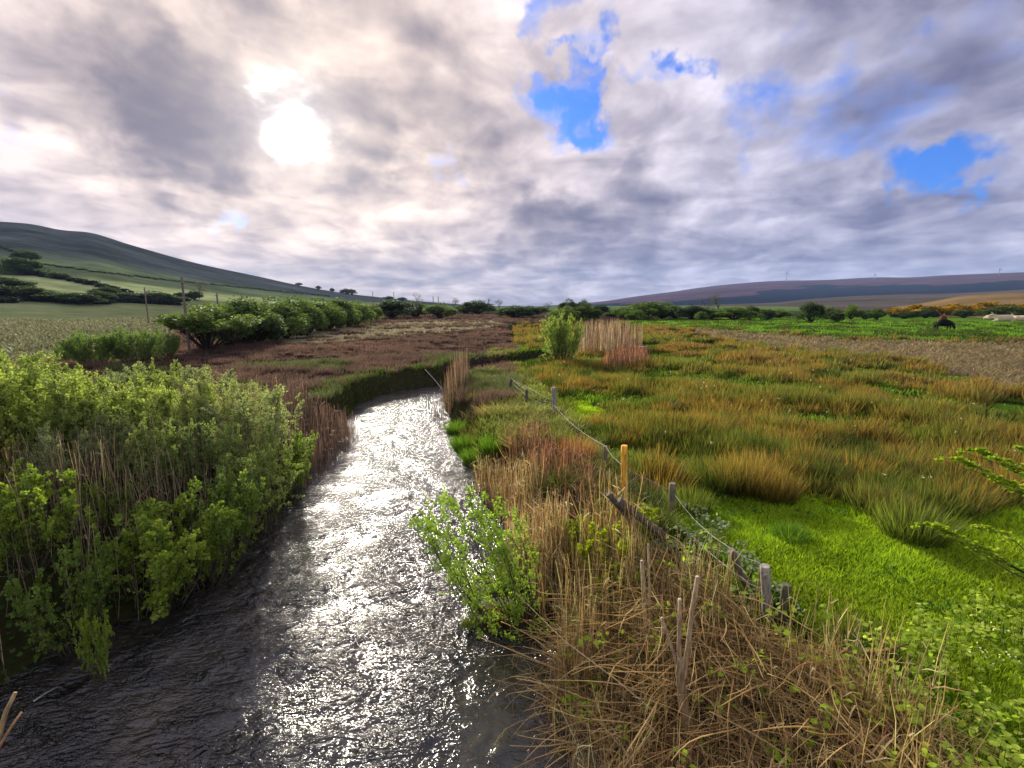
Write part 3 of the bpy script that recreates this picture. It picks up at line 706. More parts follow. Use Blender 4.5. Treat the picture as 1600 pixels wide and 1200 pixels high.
reeds('edge_reeds', 'thin bare reed stems rising from the river below the bend', poly_pts(in_world([(655, 640), (697, 630), (700, 665), (665, 665)], WZ)), 28, .5, .95, .012, (.10, .07, .05), (.25, .18, .12), .06)

# ---- heaps of dry rush and red grass on the right bank
def clumpmesh(nb, h, rad, w, c0, c1, spread, seed):
    global rng
    keep = rng; rng = np.random.default_rng(seed); g = Geo()
    tufts(g, np.zeros(1), np.zeros(1), np.zeros(1), np.array([h]), np.array([rad]), nb, w, np.array([c0]), np.array([c1]), spread, .35)
    rng = keep; return g.mesh('rush_blades', M_grass)
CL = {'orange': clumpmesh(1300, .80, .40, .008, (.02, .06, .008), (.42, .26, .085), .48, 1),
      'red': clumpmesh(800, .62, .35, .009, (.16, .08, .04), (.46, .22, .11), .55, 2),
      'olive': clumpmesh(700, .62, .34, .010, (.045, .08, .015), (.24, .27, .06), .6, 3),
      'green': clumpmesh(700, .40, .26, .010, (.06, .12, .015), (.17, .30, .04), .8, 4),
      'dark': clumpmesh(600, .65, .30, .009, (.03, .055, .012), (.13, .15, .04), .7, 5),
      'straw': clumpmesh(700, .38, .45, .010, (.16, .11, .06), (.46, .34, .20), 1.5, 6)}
TF = [(1160, 768, 'orange', 1.0, 'large rust orange rush tussock at the edge of the bright meadow'),
      (1208, 778, 'orange', .8, 'smaller orange rush tussock right of the largest orange one'),
      (1118, 764, 'dark', 1.15, 'dark green rush tussock left of the largest orange one'),
      (1075, 800, 'olive', .8, 'olive rush tussock beside the short grey fence post'),
      (1010, 790, 'dark', .6, 'dark rush tuft behind the new yellow fence post'),
      (1425, 838, 'olive', 1.0, 'olive and brown tussock jutting into the bright meadow'),
      (1345, 1012, 'dark', .62, 'lone dark rush tuft in the near meadow behind the fallen twig'),
      (1235, 838, 'green', .7, 'low mound of bright grass in the near meadow'),
      (1030, 640, 'dark', .9, 'dark brown topped tussock behind the white topped fence post'),
      (1120, 672, 'dark', .8, 'small dark tussock in the middle of the rushes'),
      (900, 724, 'red', .95, 'fox red grass clump under the sagging fence wire'),
      (866, 700, 'olive', .9, 'olive rush clump at the foot of the white topped post'),
      (820, 700, 'straw', .9, 'flattened straw heap on the bank above the river'),
      (850, 735, 'straw', .9, 'collapsed pinkish straw heap in front of the red grass clump'),
      (925, 770, 'straw', .9, 'straw coloured grass below the first leaning post'),
      (880, 770, 'dark', .6, 'dark sedge under the collapsed straw heap'),
      (704, 650, 'green', 1.2, 'bright green sedge at the river corner'),
      (714, 672, 'green', 1.2, 'bright green sedge hanging over the bank'),
      (728, 690, 'green', 1.1, 'green sedge between the two brighter sedges on the bank'),
      (760, 712, 'green', 1.2, 'lowest bright green sedge tuft on the river edge'),
      (780, 650, 'straw', 1.1, 'pale matted grass hump near the leaning fence post'),
      (775, 962, 'red', .42, 'orange tuft of roots on the willow islet above the dark hollow'),
      (735, 972, 'dark', .3, 'dark root mat at the tip of the willow islet')]
for px, py, kd, s, lab in TF:
    b = gp(px, py, 0 if kd not in ('green',) or py > 800 else -.3)+(np.array([.22, 0, 0]) if kd == 'green' and py < 800 else 0); 
    if py > 950 and px < 800: b = gp(px, py, WZ+.1)
    x, y = b[0], b[1]; z = max(gz(x, y), WZ+.02)
    e = link({'straw': 'grass_heap', 'green': 'sedge_tuft', 'red': 'grass_clump'}.get(kd, 'rush_tussock'), CL[kd], None, (x, y, z))
    e.scale = (s, s, s); e.rotation_euler = (0, 0, random.uniform(0, 6)); tag(e, lab, 'tussock')

# ---- willow sapling on the right bank leaning over the river
SAP = shrub('sapling', 1.9, 24, .78, 19, 19, .034, (.17, .28, .04), (.42, .56, .11), 301, lean=(-.80, .35), ratio=.48, lowleaf=.15, stemc=(.07, .06, .035), twl=.24, r0=.011, curl=.05)
b = gp(815, 985, WZ+.15)
plant('young_willow', SAP, (b[0], b[1], max(gz(b[0], b[1]), WZ)), 'fresh green young willow leaning out over the river from the right bank', 'willow', rz=0)
LIM = shrub('limb', 1.0, 3, .12, 12, 16, .030, (.10, .17, .03), (.24, .36, .07), 311, lean=(-1.0, .45), ratio=.45, lowleaf=.35, stemc=(.07, .06, .035), twl=.15, r0=.011, curl=.0)
# islet of soil under the sapling
def rock_mesh(name, seed, mat, sub=3, amp=.25, flat=.6):
    import bmesh
    bm = bmesh.new(); bmesh.ops.create_icosphere(bm, subdivisions=sub, radius=1.0)
    co = np.array([v.co[:] for v in bm.verts])
    f = fbm(co[:, 0]*1.3+seed*7.1, co[:, 1]*1.3+co[:, 2]*1.1, 1.0, seed, 3)-.5
    co = co*(1+amp*2*f[:, None]); co[:, 2] *= flat
    for v, c in zip(bm.verts, co): v.co = c
    me = bpy.data.meshes.new(name); bm.to_mesh(me); bm.free()
    for p in me.polygons: p.use_smooth = True
    me.materials.append(mat); return me
M_rock = simple('wet_stone', (.12, .08, .06), .55, 0, 6, .5); M_pale = simple('pale_stone', (.36, .33, .28), .7, 0, 9, .35); M_soil = simple('peaty_soil', (.05, .028, .016), .9, 0, 14, .5)
o = link('soil_islet', rock_mesh('soil_islet', 3, M_soil, 4, .3, .45), None, tuple(gp(785, 975, WZ)+np.array([0, .15, -.02]))); o.scale = (.42, .30, .42)
tag(o, 'undercut soil islet holding the young willow roots', 'soil')
for px, py, zz2, s, mt, lab in [(912, 1135, WZ, .16, M_rock, 'reddish wet boulder at the foot of the brambles'), (925, 1196, WZ, .20, M_rock, 'brown boulder at the bottom edge under the brambles'),
                                (345, 848, WZ, .17, M_pale, 'pale flat stone under the willow at the left water edge'), (330, 842, WZ, .10, M_pale, 'second pale stone beside the flat one'),
                                (235, 1070, WZ-.02, .05, M_pale, 'small white stone breaking the shaded water'),
                                ]:
    p = gp(px, py, zz2); o = link('boulder' if s > .12 else 'stone', rock_mesh('stone', int(px), mt), None, tuple(p)); o.scale = (s*1.3, s, s); o.rotation_euler = (0, 0, px*.1); tag(o, lab, 'stone')

# ---- yellow green shrub among the reeds
YS = shrub('nettle', .95, 30, .42, 11, 18, .045, (.22, .30, .02), (.50, .52, .05), 321, ratio=.5, lowleaf=.15, stemc=(.20, .17, .07), twl=.25, r0=.008)
for (px, py, s, lab) in [(955, 905, 1.0, 'yellow green leafy shrub among reed stems below the fallen posts'), (905, 870, .7, 'smaller yellow green shrub between reeds and willow'), (1000, 860, .6, 'yellowish leafy plant by the fallen posts'), (975, 935, .8, 'yellow green leafy plant left of the sawn sapling')]:
    b = gp(px, py, -.15); plant('leafy_shrub', YS, (b[0], b[1], gz(b[0], b[1])), lab, 'shrub', sc=s)

# ---- bramble tangle on the near right bank
BR = [(850, 1040), (900, 960), (990, 930), (1080, 940), (1140, 1000), (1220, 1070), (1330, 1090), (1430, 1200), (1500, 1400), (1000, 1400), (900, 1180)]
BW = in_world(BR, -.35)
x, y = poly_pts(BW)(2500); k = sdf(x, y) > .0; x, y = x[k], y[k]; z = hgt(x, y); nn = len(x)
a = rng.uniform(0, 6.28, nn); L = rng.uniform(.35, 1.15, nn); p0 = np.stack([x, y, z+rng.uniform(0, .22, nn)], 1)
p1 = p0+np.stack([np.cos(a)*L, np.sin(a)*L, rng.uniform(-.15, .28, nn)], 1)
k = p1[:, 0] < xf(p1[:, 1])+.05+.5*(p1[:, 1] < 3.3); p0, p1 = p0[k], p1[k]; nn = len(p0); gzz = hgt(p1[:, 0], p1[:, 1]); p1[:, 2] = np.maximum(p1[:, 2], gzz+.05)
P = curve(p0, p1, 9, .045, .07); rb = (.0020+.0075*rng.uniform(0, 1, nn)**2.2)[:, None]*np.linspace(1, .45, 9)[None]
cc = np.array([[.60, .42, .17]])*(1-(q := rng.uniform(0, 1, (nn, 1))))+np.array([[.88, .72, .38]])*q
red = rng.uniform(0, 1, (nn, 1)) < .08; cc = np.where(red, np.array([[.42, .20, .11]]), cc)
g = Geo(); tubes(g, P, rb, cc, 4)
# small dry twigs branching off
m2 = 6500; ii = rng.integers(0, nn, m2); jj = rng.integers(1, 8, m2); b = P[ii, jj]; Lt = rng.uniform(.06, .3, m2)[:, None]
tp = b+nrm(rng.normal(size=(m2, 3))+np.array([0, 0, .3]))*Lt
tubes(g, curve(b, tp, 4, .1), (.0022*np.linspace(1, .4, 4))[None]*np.ones((m2, 1)), cc[ii]*.9, 3)
tag(link('bramble_tangle', g.mesh('bramble_tangle', M_dry)), 'dense tangle of dry tan bramble canes on the near right bank', 'brambles', kind='stuff')
reeds('bramble_stalks', 'upright pale dead stalks poking through the bramble canes', poly_pts(BW), 1500, .35, .85, .008, (.52, .38, .15), (.86, .70, .36), .22, plume=.5)
# dead grass and litter under the canes
x, y = poly_pts(BW)(26000); k = sdf(x, y) > -.03; x, y = x[k], y[k]; z = hgt(x, y); nn = len(x); a = rng.uniform(0, 6.28, nn); L = rng.uniform(.06, .28, nn)
b = np.stack([x, y, z-.01], 1); t = b+np.stack([np.cos(a)*L*.7, np.sin(a)*L*.7, L*rng.uniform(.1, 1, nn)], 1)
g = Geo(); v = rng.uniform(.5, 1.4, (nn, 1)); gr = rng.uniform(0, 1, (nn, 1)) < .3
c1_ = np.where(gr, np.array([[.12, .20, .03]]), np.array([[.56, .42, .20]]))*v
blades(g, b, t, .007, c1_*.5, c1_, droop=.1)
tag(link('leaf_litter', g.mesh('leaf_litter', M_dry)), 'dead grass and litter beneath the bramble canes', 'litter', kind='stuff')
# bramble leaves
def leafpatch(name, label, poly, z0, n, hlo, hhi, size, cA, cB, tpl=LOBE, gapn=.45, ratio=.62, seed=5, cat='leaves', stalks=True):
    x, y = poly_pts(in_world(poly, z0), lambda x, y: (fbm(x, y, .35, seed, 3) > gapn)*1.0)(n); k = sdf(x, y) > -.1; x, y = x[k], y[k]; z = hgt(x, y); nn = len(x)
    h = rng.uniform(hlo, hhi, nn)*(.5+fbm(x, y, .5, seed+3, 2)); q = np.clip(rng.normal(.5, .25, (nn, 1)), 0, 1); c = np.array([cA])*(1-q)+np.array([cB])*q
    ctr = np.stack([x, y, z+h], 1); g = Geo()
    # sprays of 5-7 leaves
    rep = 6; idx = np.repeat(np.arange(nn), rep); a = rng.uniform(0, 6.28, len(idx)); d = np.stack([np.cos(a), np.sin(a), rng.uniform(-.3, .4, len(idx))], 1)
    leaves(g, ctr[idx]+d*size*.5+rng.normal(size=(len(idx), 3))*size*.45, d, size*rng.uniform(.6, 1.2, len(idx)), c[idx]*rng.uniform(.8, 1.2, (len(idx), 1)), ratio, tpl, .3)
    if stalks:
        b0 = ctr.copy(); b0[:, 2] = z; b0[:, :2] += rng.normal(size=(nn, 2))*.05
        tubes(g, curve(b0, ctr, 4, .05), .0022, (.14, .16, .05), 3)
    return tag(link(name, g.mesh(name, M_leaf)), label, cat, kind='stuff')
leafpatch('bramble_leaves', 'small pale green bramble leaves along the foot of the fence', [(1000, 830), (1060, 800), (1130, 840), (1180, 900), (1260, 980), (1200, 1000), (1080, 900), (990, 870)], -.1, 300, .02, .20, .036, (.26, .32, .13), (.52, .58, .32), seed=15, cat='bramble leaves')
leafpatch('hedge_leaves', 'bright green hedge leaves filling the lower right corner', [(1270, 1010), (1340, 1020), (1430, 990), (1600, 960), (1800, 950), (2000, 1500), (1300, 1500), (1370, 1180), (1250, 1060)], .0, 900, .05, .50, .044, (.24, .36, .03), (.52, .62, .10), gapn=.45, seed=25, cat='hedge leaves')
leafpatch('scattered_leaves', 'single green leaf sprays scattered over the dry bramble canes', [(860, 1000), (1000, 900), (1150, 950), (1300, 1080), (1380, 1300), (1000, 1300), (900, 1150)], -.2, 110, .25, .7, .046, (.16, .30, .02), (.40, .50, .05), seed=35, gapn=.3, cat='leaves')
# low weeds in the meadow
x, y, r = scatter(900, 3.2, 14, 1.0, 5, 58); k = (zones(x, y) == 6) & (x > xf(y)) & (fbm(x, y, 1.2, 303, 2) > .48); x, y = x[k], y[k]; z = hgt(x, y)+.04; idx = np.repeat(np.arange(len(x)), 9); nn = len(idx); a = rng.uniform(0, 6.28, nn)
g = Geo(); d = np.stack([np.cos(a), np.sin(a), rng.uniform(.1, .9, nn)], 1); leaves(g, np.stack([x, y, z], 1)[idx]+d*.02, d, .065*rng.uniform(.5, 1.3, nn), np.array([[.10, .20, .03]])*rng.uniform(.6, 1.7, (nn, 1)), .35)
tag(link('meadow_weeds', g.mesh('meadow_weeds', M_leaf)), 'broad leaved weeds scattered in the near meadow grass', 'weeds', kind='stuff')
reeds('russet_reeds', 'russet dead reeds leaning between the straw heaps and the fence', poly_pts(in_world([(790, 700), (850, 700), (920, 760), (940, 820), (900, 850), (860, 800), (800, 760)], -.1)), 650, .35, .8, .010, (.36, .20, .12), (.62, .42, .28), .22, plume=.8)
# white blossoms of the hedge
x, y = poly_pts(in_world([(1480, 1040), (1620, 960), (1800, 1000), (1700, 1200), (1450, 1130)], .3))(16); nn = len(x); z = hgt(x, y)+rng.uniform(.45, .7, nn)
idx = np.repeat(np.arange(nn), 14); g = Geo(); pp = np.stack([x, y, z], 1)[idx]+rng.normal(size=(len(idx), 3))*np.array([.035, .035, .02])
leaves(g, pp, rng.normal(size=(len(idx), 3)), .014, (.80, .78, .62), .6)
tag(link('blossoms', g.mesh('blossoms', M_leaf)), 'cream blossoms on the hedge at the right edge', 'blossom', kind='stuff')

# ---- hawthorn branches reaching in from the right
HB = shrub('hawthorn', .9, 5, .22, 12, 16, .032, (.20, .34, .02), (.50, .56, .05), 331, lean=(-.75, .2), ratio=.6, lowleaf=.2, stemc=(.06, .05, .035), twl=.16, r0=.008, curl=0, tpl=LOBE)
for (px, py, D, s, rz, lab) in [(1640, 905, 2.55, .62, .1, 'hawthorn shoot with dark twigs and pale leaves reaching in low at the right edge'), (1680, 800, 3.2, .70, -.1, 'bright green hawthorn shoot reaching in at the right edge over the meadow'),
                                (1690, 775, 3.9, .85, .15, 'yellow lit hawthorn shoot reaching in above the meadow at the right edge')]:
    p = at(px, py, D); e = plant('hawthorn_branch', HB, (p[0], p[1], p[2]), lab, 'branch', rz=rz, sc=(s*1.2, s, s*.7))
# body of that hedge shrub outside the frame, carrying the shoots
HBUSH = shrub('hedge_bush', 2.3, 16, .75, 12, 16, .05, (.12, .26, .02), (.34, .48, .06), 341, ratio=.6, lowleaf=.3, stemc=(.07, .055, .04), twl=.22, r0=.016)
plant('hawthorn_bush', HBUSH, (4.7, 2.9, gz(4.7, 2.9)), 'hawthorn bush at the right edge carrying the shoots', 'bush', rz=0)
# fallen twig in the meadow
def stick(name, label, pts, r, col, forks=(), mat=None):
    g = Geo(); P = np.array(pts, float)[None]; tubes(g, P, np.linspace(r, r*.6, len(pts))[None], col, 6)
    for f in forks: tubes(g, np.array(f, float)[None], np.linspace(r*.6, r*.35, len(f))[None], col, 5)
    o = link(name, g.mesh(name, mat or M_bark, True)); return tag(o, label, 'stick')
def G(px, py, z): return gp(px, py, z)
stick('fallen_twig', 'forked red brown twig lying before the lone dark rush tuft', [G(1303, 1016, .22), G(1340, 1020, .2), G(1380, 1018, .22), G(1420, 1006, .26)], .010, (.34, .13, .06), [[G(1400, 1010, .24), G(1392, 1000, .28), G(1388, 990, .32)]])
stick('dry_stalk', 'twisted pale stalk standing in the lone dark rush tuft', [G(1340, 1030, .05), G(1348, 1010, .2), G(1336, 985, .3), G(1343, 975, .38), G(1335, 962, .45)], .008, (.50, .40, .24), [[G(1340, 1018, .15), G(1330, 1006, .2), G(1344, 995, .3)]])
stick('broken_branch', 'thick tan broken branch poking in at the lower left corner', [G(-30, 1200, .2), G(-2, 1150, .35), G(10, 1110, .5), G(24, 1082, .6)], .018, (.42, .30, .13))
stick('broken_branch', 'thin orange tan branch at the lower left corner', [G(-25, 1200, .2), G(0, 1165, .35), G(18, 1135, .5), G(34, 1112, .55)], .010, (.50, .27, .12))
stick('floating_stick', 'pale stick lying on the shaded water at lower left', [G(52, 1096, WZ+.01), G(70, 1084, WZ+.03), G(90, 1073, WZ+.02)], .009, (.35, .34, .27))
stick('long_cane', 'thin pale cane slanting over the river towards the dark hollow', [G(1020, 1110, -.3), G(960, 1060, -.1), G(880, 1000, 0.0), G(805, 925, .05)], .006, (.55, .42, .24))
stick('long_cane', 'thin pale cane crossing the dark water at the foot of the brambles', [G(990, 1190, -.5), G(930, 1120, -.6), G(880, 1080, -.62), G(825, 1062, -.55)], .006, (.45, .38, .28))
stick('pale_pole', 'thin white pole leaning over the far bank at the river bend', [at(690, 607, 22), at(678, 592, 22.2), at(664, 577, 22.4)], .020, (.6, .56, .5))

# ---- pruned stump with cut stems in the brambles
e = empty('pruned_stump', tuple(G(1068, 1130, -.35))); bx, by, bz = e.location
tag(e, 'pruned tree stump with several sawn upright stems in the bramble tangle', 'stump')
g = Geo(); Dm = by
def rel(px, py, D): p = at(px, py, D); return p-np.array([bx, by, bz])
tubes(g, np.array([[rel(1080, 1150, Dm), rel(1068, 1100, Dm), rel(1062, 1050, Dm), rel(1064, 1030, Dm)]]), np.array([[.055, .042, .034, .03]]), (.34, .24, .12), 9); link('trunk', g.mesh('trunk', M_wood, True), e)
for pts, r in [([(1068, 1060), (1075, 1010), (1082, 950), (1090, 902)], .019), ([(1063, 1060), (1061, 1010), (1062, 970), (1062, 937)], .017), ([(1064, 1060), (1052, 1020), (1042, 990), (1034, 966)], .012)]:
    g = Geo(); tubes(g, np.array([[rel(a, b, Dm+.04*i) for i, (a, b) in enumerate(pts)]]), np.linspace(r*1.15, r*.92, len(pts))[None], (.42, .30, .16), 8); o = link('cut_stem', g.mesh('cut_stem', M_wood, True), e)
    g = Geo(); c = rel(*pts[-1], Dm+.04*(len(pts)-1)); tubes(g, np.array([[c, c+np.array([0, 0, .006])]]), np.array([[r*.95, r*.9]]), (.62, .50, .34), 8); link('sawn_end', g.mesh('sawn_end', M_wood), o)
e = empty('cut_sapling', tuple(G(1010, 1040, -.4))); bx, by, bz = e.location; Dm = by
tag(e, 'pale sawn sapling with two upright stems left of the pruned stump', 'stump')
for pts, r in [([(1014, 1080), (1010, 1000), (1006, 930), (1003, 876)], .020), ([(1018, 1060), (1016, 980), (1014, 900), (1013, 850)], .011)]:
    g = Geo(); tubes(g, np.array([[rel(a, b, Dm+.03*i) for i, (a, b) in enumerate(pts)]]), np.linspace(r*1.2, r*.9, len(pts))[None], (.46, .36, .19), 8); o = link('cut_stem', g.mesh('cut_stem', M_wood, True), e)

# ------------------------------------------------------------------ wire fence along the bank
FZ = 0.0
fence = empty('wire_fence', (1.7, 8, 0)); tag(fence, 'broken wire stock fence with old leaning posts and one new yellow post along the bank', 'fence')
def post(px_top, py_top, px_b, py_b, D, r, col, label=None, par=fence, moss=None):
    t = at(px_top, py_top, D); b = at(px_b, py_b, D*1.0); d = t-b; b = b-d*.18-np.array([0, 0, 0])
    o0 = np.array(par.location)
    k = 9; tt = np.linspace(0, 1, k)[None, :, None]; P = (b[None, None]*(1-tt)+t[None, None]*tt)-o0
    g = Geo(); tubes(g, P, (r*(1+.05*np.sin(np.linspace(0, 9, k))))[None], col, 12)
    o = link('post', g.mesh('post', M_wood, True), par); 
    for pl_ in o.data.polygons:
        if len(pl_.vertices) > 4: pl_.use_smooth = False
    if label: o['label'] = label
    return t
GR = (.20, .17, .11); GR2 = (.26, .22, .15)
yD = lambda px, py, z: gp(px, py, z)[1]
T = {}
T['a'] = post(799, 591, 795, 616, yD(797, 618, -.1), .055, (.13, .10, .075))
T['b'] = post(823, 608, 822, 638, yD(822, 638, -.1), .045, (.12, .11, .07))
T['c'] = post(865, 605, 867, 650, yD(866, 650, -.05), .060, (.34, .31, .25), 'old post with a white lichened top')
T['d'] = post(946, 697, 945, 752, yD(945, 740, -.05)*.97, .040, (.22, .17, .09))
T['e'] = post(975.5, 696, 975, 783, yD(975, 785, -.05), .050, (1.0, .50, .05), 'new yellow orange timber post')
T['h'] = post(1051, 755, 1049, 815, yD(1050, 815, -.05), .046, GR, 'short grey green post with dark round top')
T['i'] = post(1142, 860, 1170, 925, yD(1165, 935, -.1), .040, (.17, .13, .09), 'leaning dark post')
T['j'] = post(1195, 884, 1198, 952, yD(1200, 975, -.1), .046, (.36, .33, .27), 'pale grey weathered post wrapped in wire')
T['k'] = post(1229, 913, 1222, 958, yD(1222, 972, -.05), .040, (.13, .13, .07), 'mossy leaning stub')
post(966, 782, 1030, 832, yD(1010, 835, .32), .050, (.13, .10, .07), 'fallen post')
post(950, 772, 985, 812, yD(975, 830, .32), .036, (.12, .09, .07), 'fallen post')
def wire(pts, r=.0026, k=14, wob=.01, name='wire'):
    o0 = np.array(fence.location); P = []
    for a, b, sg in pts:
        a = np.array(a); b = np.array(b); t = np.linspace(0, 1, k)[:, None]; seg = a*(1-t)+b*t
        seg[:, 2] -= sg*np.sin(np.pi*t[:, 0]); seg += np.cumsum(rng.normal(size=(k, 3))*wob*.4, 0)*np.sin(np.pi*t); P.append(seg if not P else seg[1:])
    P = np.concatenate(P)-o0; g = Geo(); tubes(g, P[None], r, (.6, .6, .55), 5); link(name, g.mesh(name, M_wire, True), fence)
dz = lambda p, z: np.array(p)-np.array([0, 0, z])
wire([(T['a'], T['b'], .04), (T['b'], dz(T['c'], .45), .10)]); wire([(dz(T['a'], .12), dz(T['b'], .2), .05), (dz(T['b'], .2), dz(T['c'], .5), .1)])
wire([(dz(T['a'], .28), dz(T['b'], .36), .03), (dz(T['b'], .36), dz(T['c'], .62), .1)]); wire([(dz(T['a'], .05), dz(T['c'], .42), .0)])
wire([(dz(T['c'], .5), T['d'], .10), (T['d'], dz(T['e'], .35), .02), (dz(T['e'], .35), dz(T['h'], .12), .02), (dz(T['h'], .12), dz(T['i'], -.02), .10), (dz(T['i'], -.02), T['j'], .02)], .0028)
wire([(dz(T['d'], .35), dz(T['e'], .62), .06), (dz(T['e'], .62), dz(T['h'], .48), .05)])
wire([(dz(T['d'], .45), dz(T['e'], .75), .10), (dz(T['e'], .75), dz(T['h'], .55), .1)])
wire([(dz(T['h'], .5), dz(T['i'], .22), .03), (dz(T['i'], .22), dz(T['j'], .25), .02)]); wire([(dz(T['h'], .55), dz(T['i'], .4), .06)]); wire([(dz(T['j'], .2), dz(T['k'], .05), .04)])
for s in range(9):   # sagging mesh verticals between the yellow post and the short post
    f = (s+.5)/9; a = dz(T['e'], .35)*(1-f)+dz(T['h'], .12)*f; b = dz(T['e'], .95)*(1-f)+dz(T['h'], .62)*f; wire([(a, b, 0)], .0030, 6)
# far fence by the tan reeds
ff = empty('far_wire_fence', tuple(gp(1000, 575, 0))); tag(ff, 'rusty far wire fence with a dark post beside the tan reeds', 'fence')
fp = [post(990, 556, 990, 572, yD(990, 572, 0), .05, (.07, .06, .05), None, ff), post(1010, 541, 1011, 556, yD(1011, 556, 0), .05, (.16, .10, .07), None, ff), post(972, 528, 972, 546, yD(972, 548, 0), .05, (.16, .10, .07), None, ff)]
fence_keep = fence; fence = ff
wire([(fp[2], fp[1], .25)], .02); wire([(dz(fp[2], .3), dz(fp[1], .3), .25)], .02); wire([(fp[1], fp[0], .2)], .014)
fence = fence_keep
#@@PART3
# ------------------------------------------------------------------ far trees
def tree_mesh(seed, lobes, n, leaf, cA, cB, trunk_h=.30, spread=.5, flat=.8, nl=7, hollow=.0, low=.18):
    """unit tree (height 1, width 1): trunk with limbs, crown of clumped leaf faces"""
    global rng
    keep = rng; rng = np.random.default_rng(seed); gs, gf = Geo(), Geo()
    a = rng.uniform(0, 6.28, lobes); q = np.sqrt(rng.uniform(0, 1, lobes))*spread*.62
    cz = low+(.80-low)*np.sqrt(1-(q/(spread*.75))**2)*rng.uniform(.45, 1.0, lobes)
    c = np.stack([np.cos(a)*q, np.sin(a)*q, cz], 1); r = rng.uniform(.10, .21, lobes)
    c[0] = (0, 0, .78); r[0] = .2
    m = n//lobes
    for i in range(lobes):
        d = nrm(rng.normal(size=(m, 3))); rad = r[i]*rng.uniform(.55, 1.08, (m, 1))*(1+.35*(fbm(d[:, 0]*3+i*5, d[:, 1]*3+d[:, 2]*2, 1.0, seed+i, 2)-.5)[:, None])
        p = c[i]+d*rad*np.array([1, 1, flat]); p = p[p[:, 2] > low*.5]; k = len(p)
        mixv = np.clip(rng.normal(.45, .2, (k, 1))+rng.normal(0, .12), 0, 1)
        leaves(gf, p, nrm(d[:k]+rng.normal(size=(k, 3))*.8), leaf*rng.uniform(.5, 1.3, k), np.array([cA])*(1-mixv)+np.array([cB])*mixv, .55)
    p1 = c*np.array([1, 1, .95]); p0 = np.zeros((lobes, 3)); p0[:, 2] = -.03
    mid = np.stack([c[:, 0]*.25, c[:, 1]*.25, np.minimum(trunk_h, c[:, 2]*.6)], 1)
    t = np.linspace(0, 1, 8)[None, :, None]; P = (1-t)**2*p0[:, None]+2*t*(1-t)*mid[:, None]+t*t*p1[:, None]
    tubes(gs, P, (.022*(1-.75*np.linspace(0, 1, 8)))[None]*np.ones((lobes, 1)), (.055, .045, .032), 5)
    b = P[:, 5]; b = np.repeat(b, 4, 0); tp = b+nrm(rng.normal(size=b.shape)+np.array([0, 0, .6]))*.2
    tubes(gs, curve(b, tp, 4, .08), (.007*np.linspace(1, .4, 4))[None], (.055, .045, .032), 4)
    ms = gs.mesh('tree_trunk', M_bark); mf = gf.mesh('tree_crown', M_far); rng = keep; return ms, mf
def bare_mesh(seed):
    global rng
    keep = rng; rng = np.random.default_rng(seed); gs, gf = Geo(), Geo()
    lv = [(np.zeros((1, 3)), np.array([[0, 0, .45]]))]; tubes(gs, curve(lv[0][0], lv[0][1], 5, .03), (.026*np.linspace(1, .7, 5))[None], (.10, .085, .07), 6)
    p, d = lv[0][1], np.array([[0, 0, 1.]]); L, r = .26, .016
    for lev in range(4):
        nb = 4 if lev < 2 else 3; b = np.repeat(p, nb, 0); dd = nrm(np.repeat(d, nb, 0)+rng.normal(size=(len(b), 3))*.55+np.array([0, 0, .1])); tp = b+dd*L*rng.uniform(.6, 1.1, (len(b), 1))
        b = b-np.repeat(d, nb, 0)*rng.uniform(0, .5, (len(b), 1))*L
        tubes(gs, curve(b, tp, 4, .05), (r*np.linspace(1, .55, 4))[None], (.11, .09, .075), 4); p, d = tp, dd; L *= .66; r *= .5
    idx = rng.integers(0, len(p), 500); leaves(gf, p[idx]+rng.normal(size=(500, 3))*.03, rng.normal(size=(500, 3)), .018, (.16, .15, .07), .5)
    ms = gs.mesh('tree_trunk', M_bark); mf = gf.mesh('tree_crown', M_far); rng = keep; return ms, mf
SG, SG2 = (.075, .12, .040), (.24, .32, .10)
TR = [tree_mesh(400+i, 34, 10000, .040, SG, SG2, spread=.74, flat=.9, low=.05, trunk_h=.12) for i in range(4)]
TD = [tree_mesh(420+i, 28, 8000, .042, (.035, .060, .028), (.12, .17, .06), spread=.72, low=.06, trunk_h=.12) for i in range(3)]
TU = tree_mesh(440, 18, 5200, .036, SG, SG2, spread=.72, flat=.6, low=.32, trunk_h=.12)          # umbrella willow with open branchwork
TB = [tree_mesh(450+i, 18, 6000, .04, (.06, .10, .022), (.20, .30, .06), spread=.76, flat=.9, low=.05) for i in range(2)]   # bushy to the ground
BA = [bare_mesh(460+i) for i in range(2)]
GO = tree_mesh(470, 12, 3200, .06, (.05, .06, .015), (.75, .42, .02), spread=.66, low=.05, trunk_h=.1)
def far_tree(kind, px, D, top, wpx, label, ms, name='tree', base=None, group=None, cat='tree', H=None, dep=1.0):
    """tree at forward distance D on column px, its top on row top, wpx wide in the 1600 px photograph"""
    if H is not None: b = on_hill(H, px, base); x, y, z = b; D = y
    else: x = atx(px, D); y = D; z = gz(x, y)
    w = wpx*1.35*D/F; h = max(at(px, top, D)[2]-z, .3)
    return plant(name, ms, (x, y, z), label, cat, group, sc=(w*.92, w*.92*dep, h*1.02), parts=('trunk', 'crown'))
row = 'row of willows along the far side of the bog'
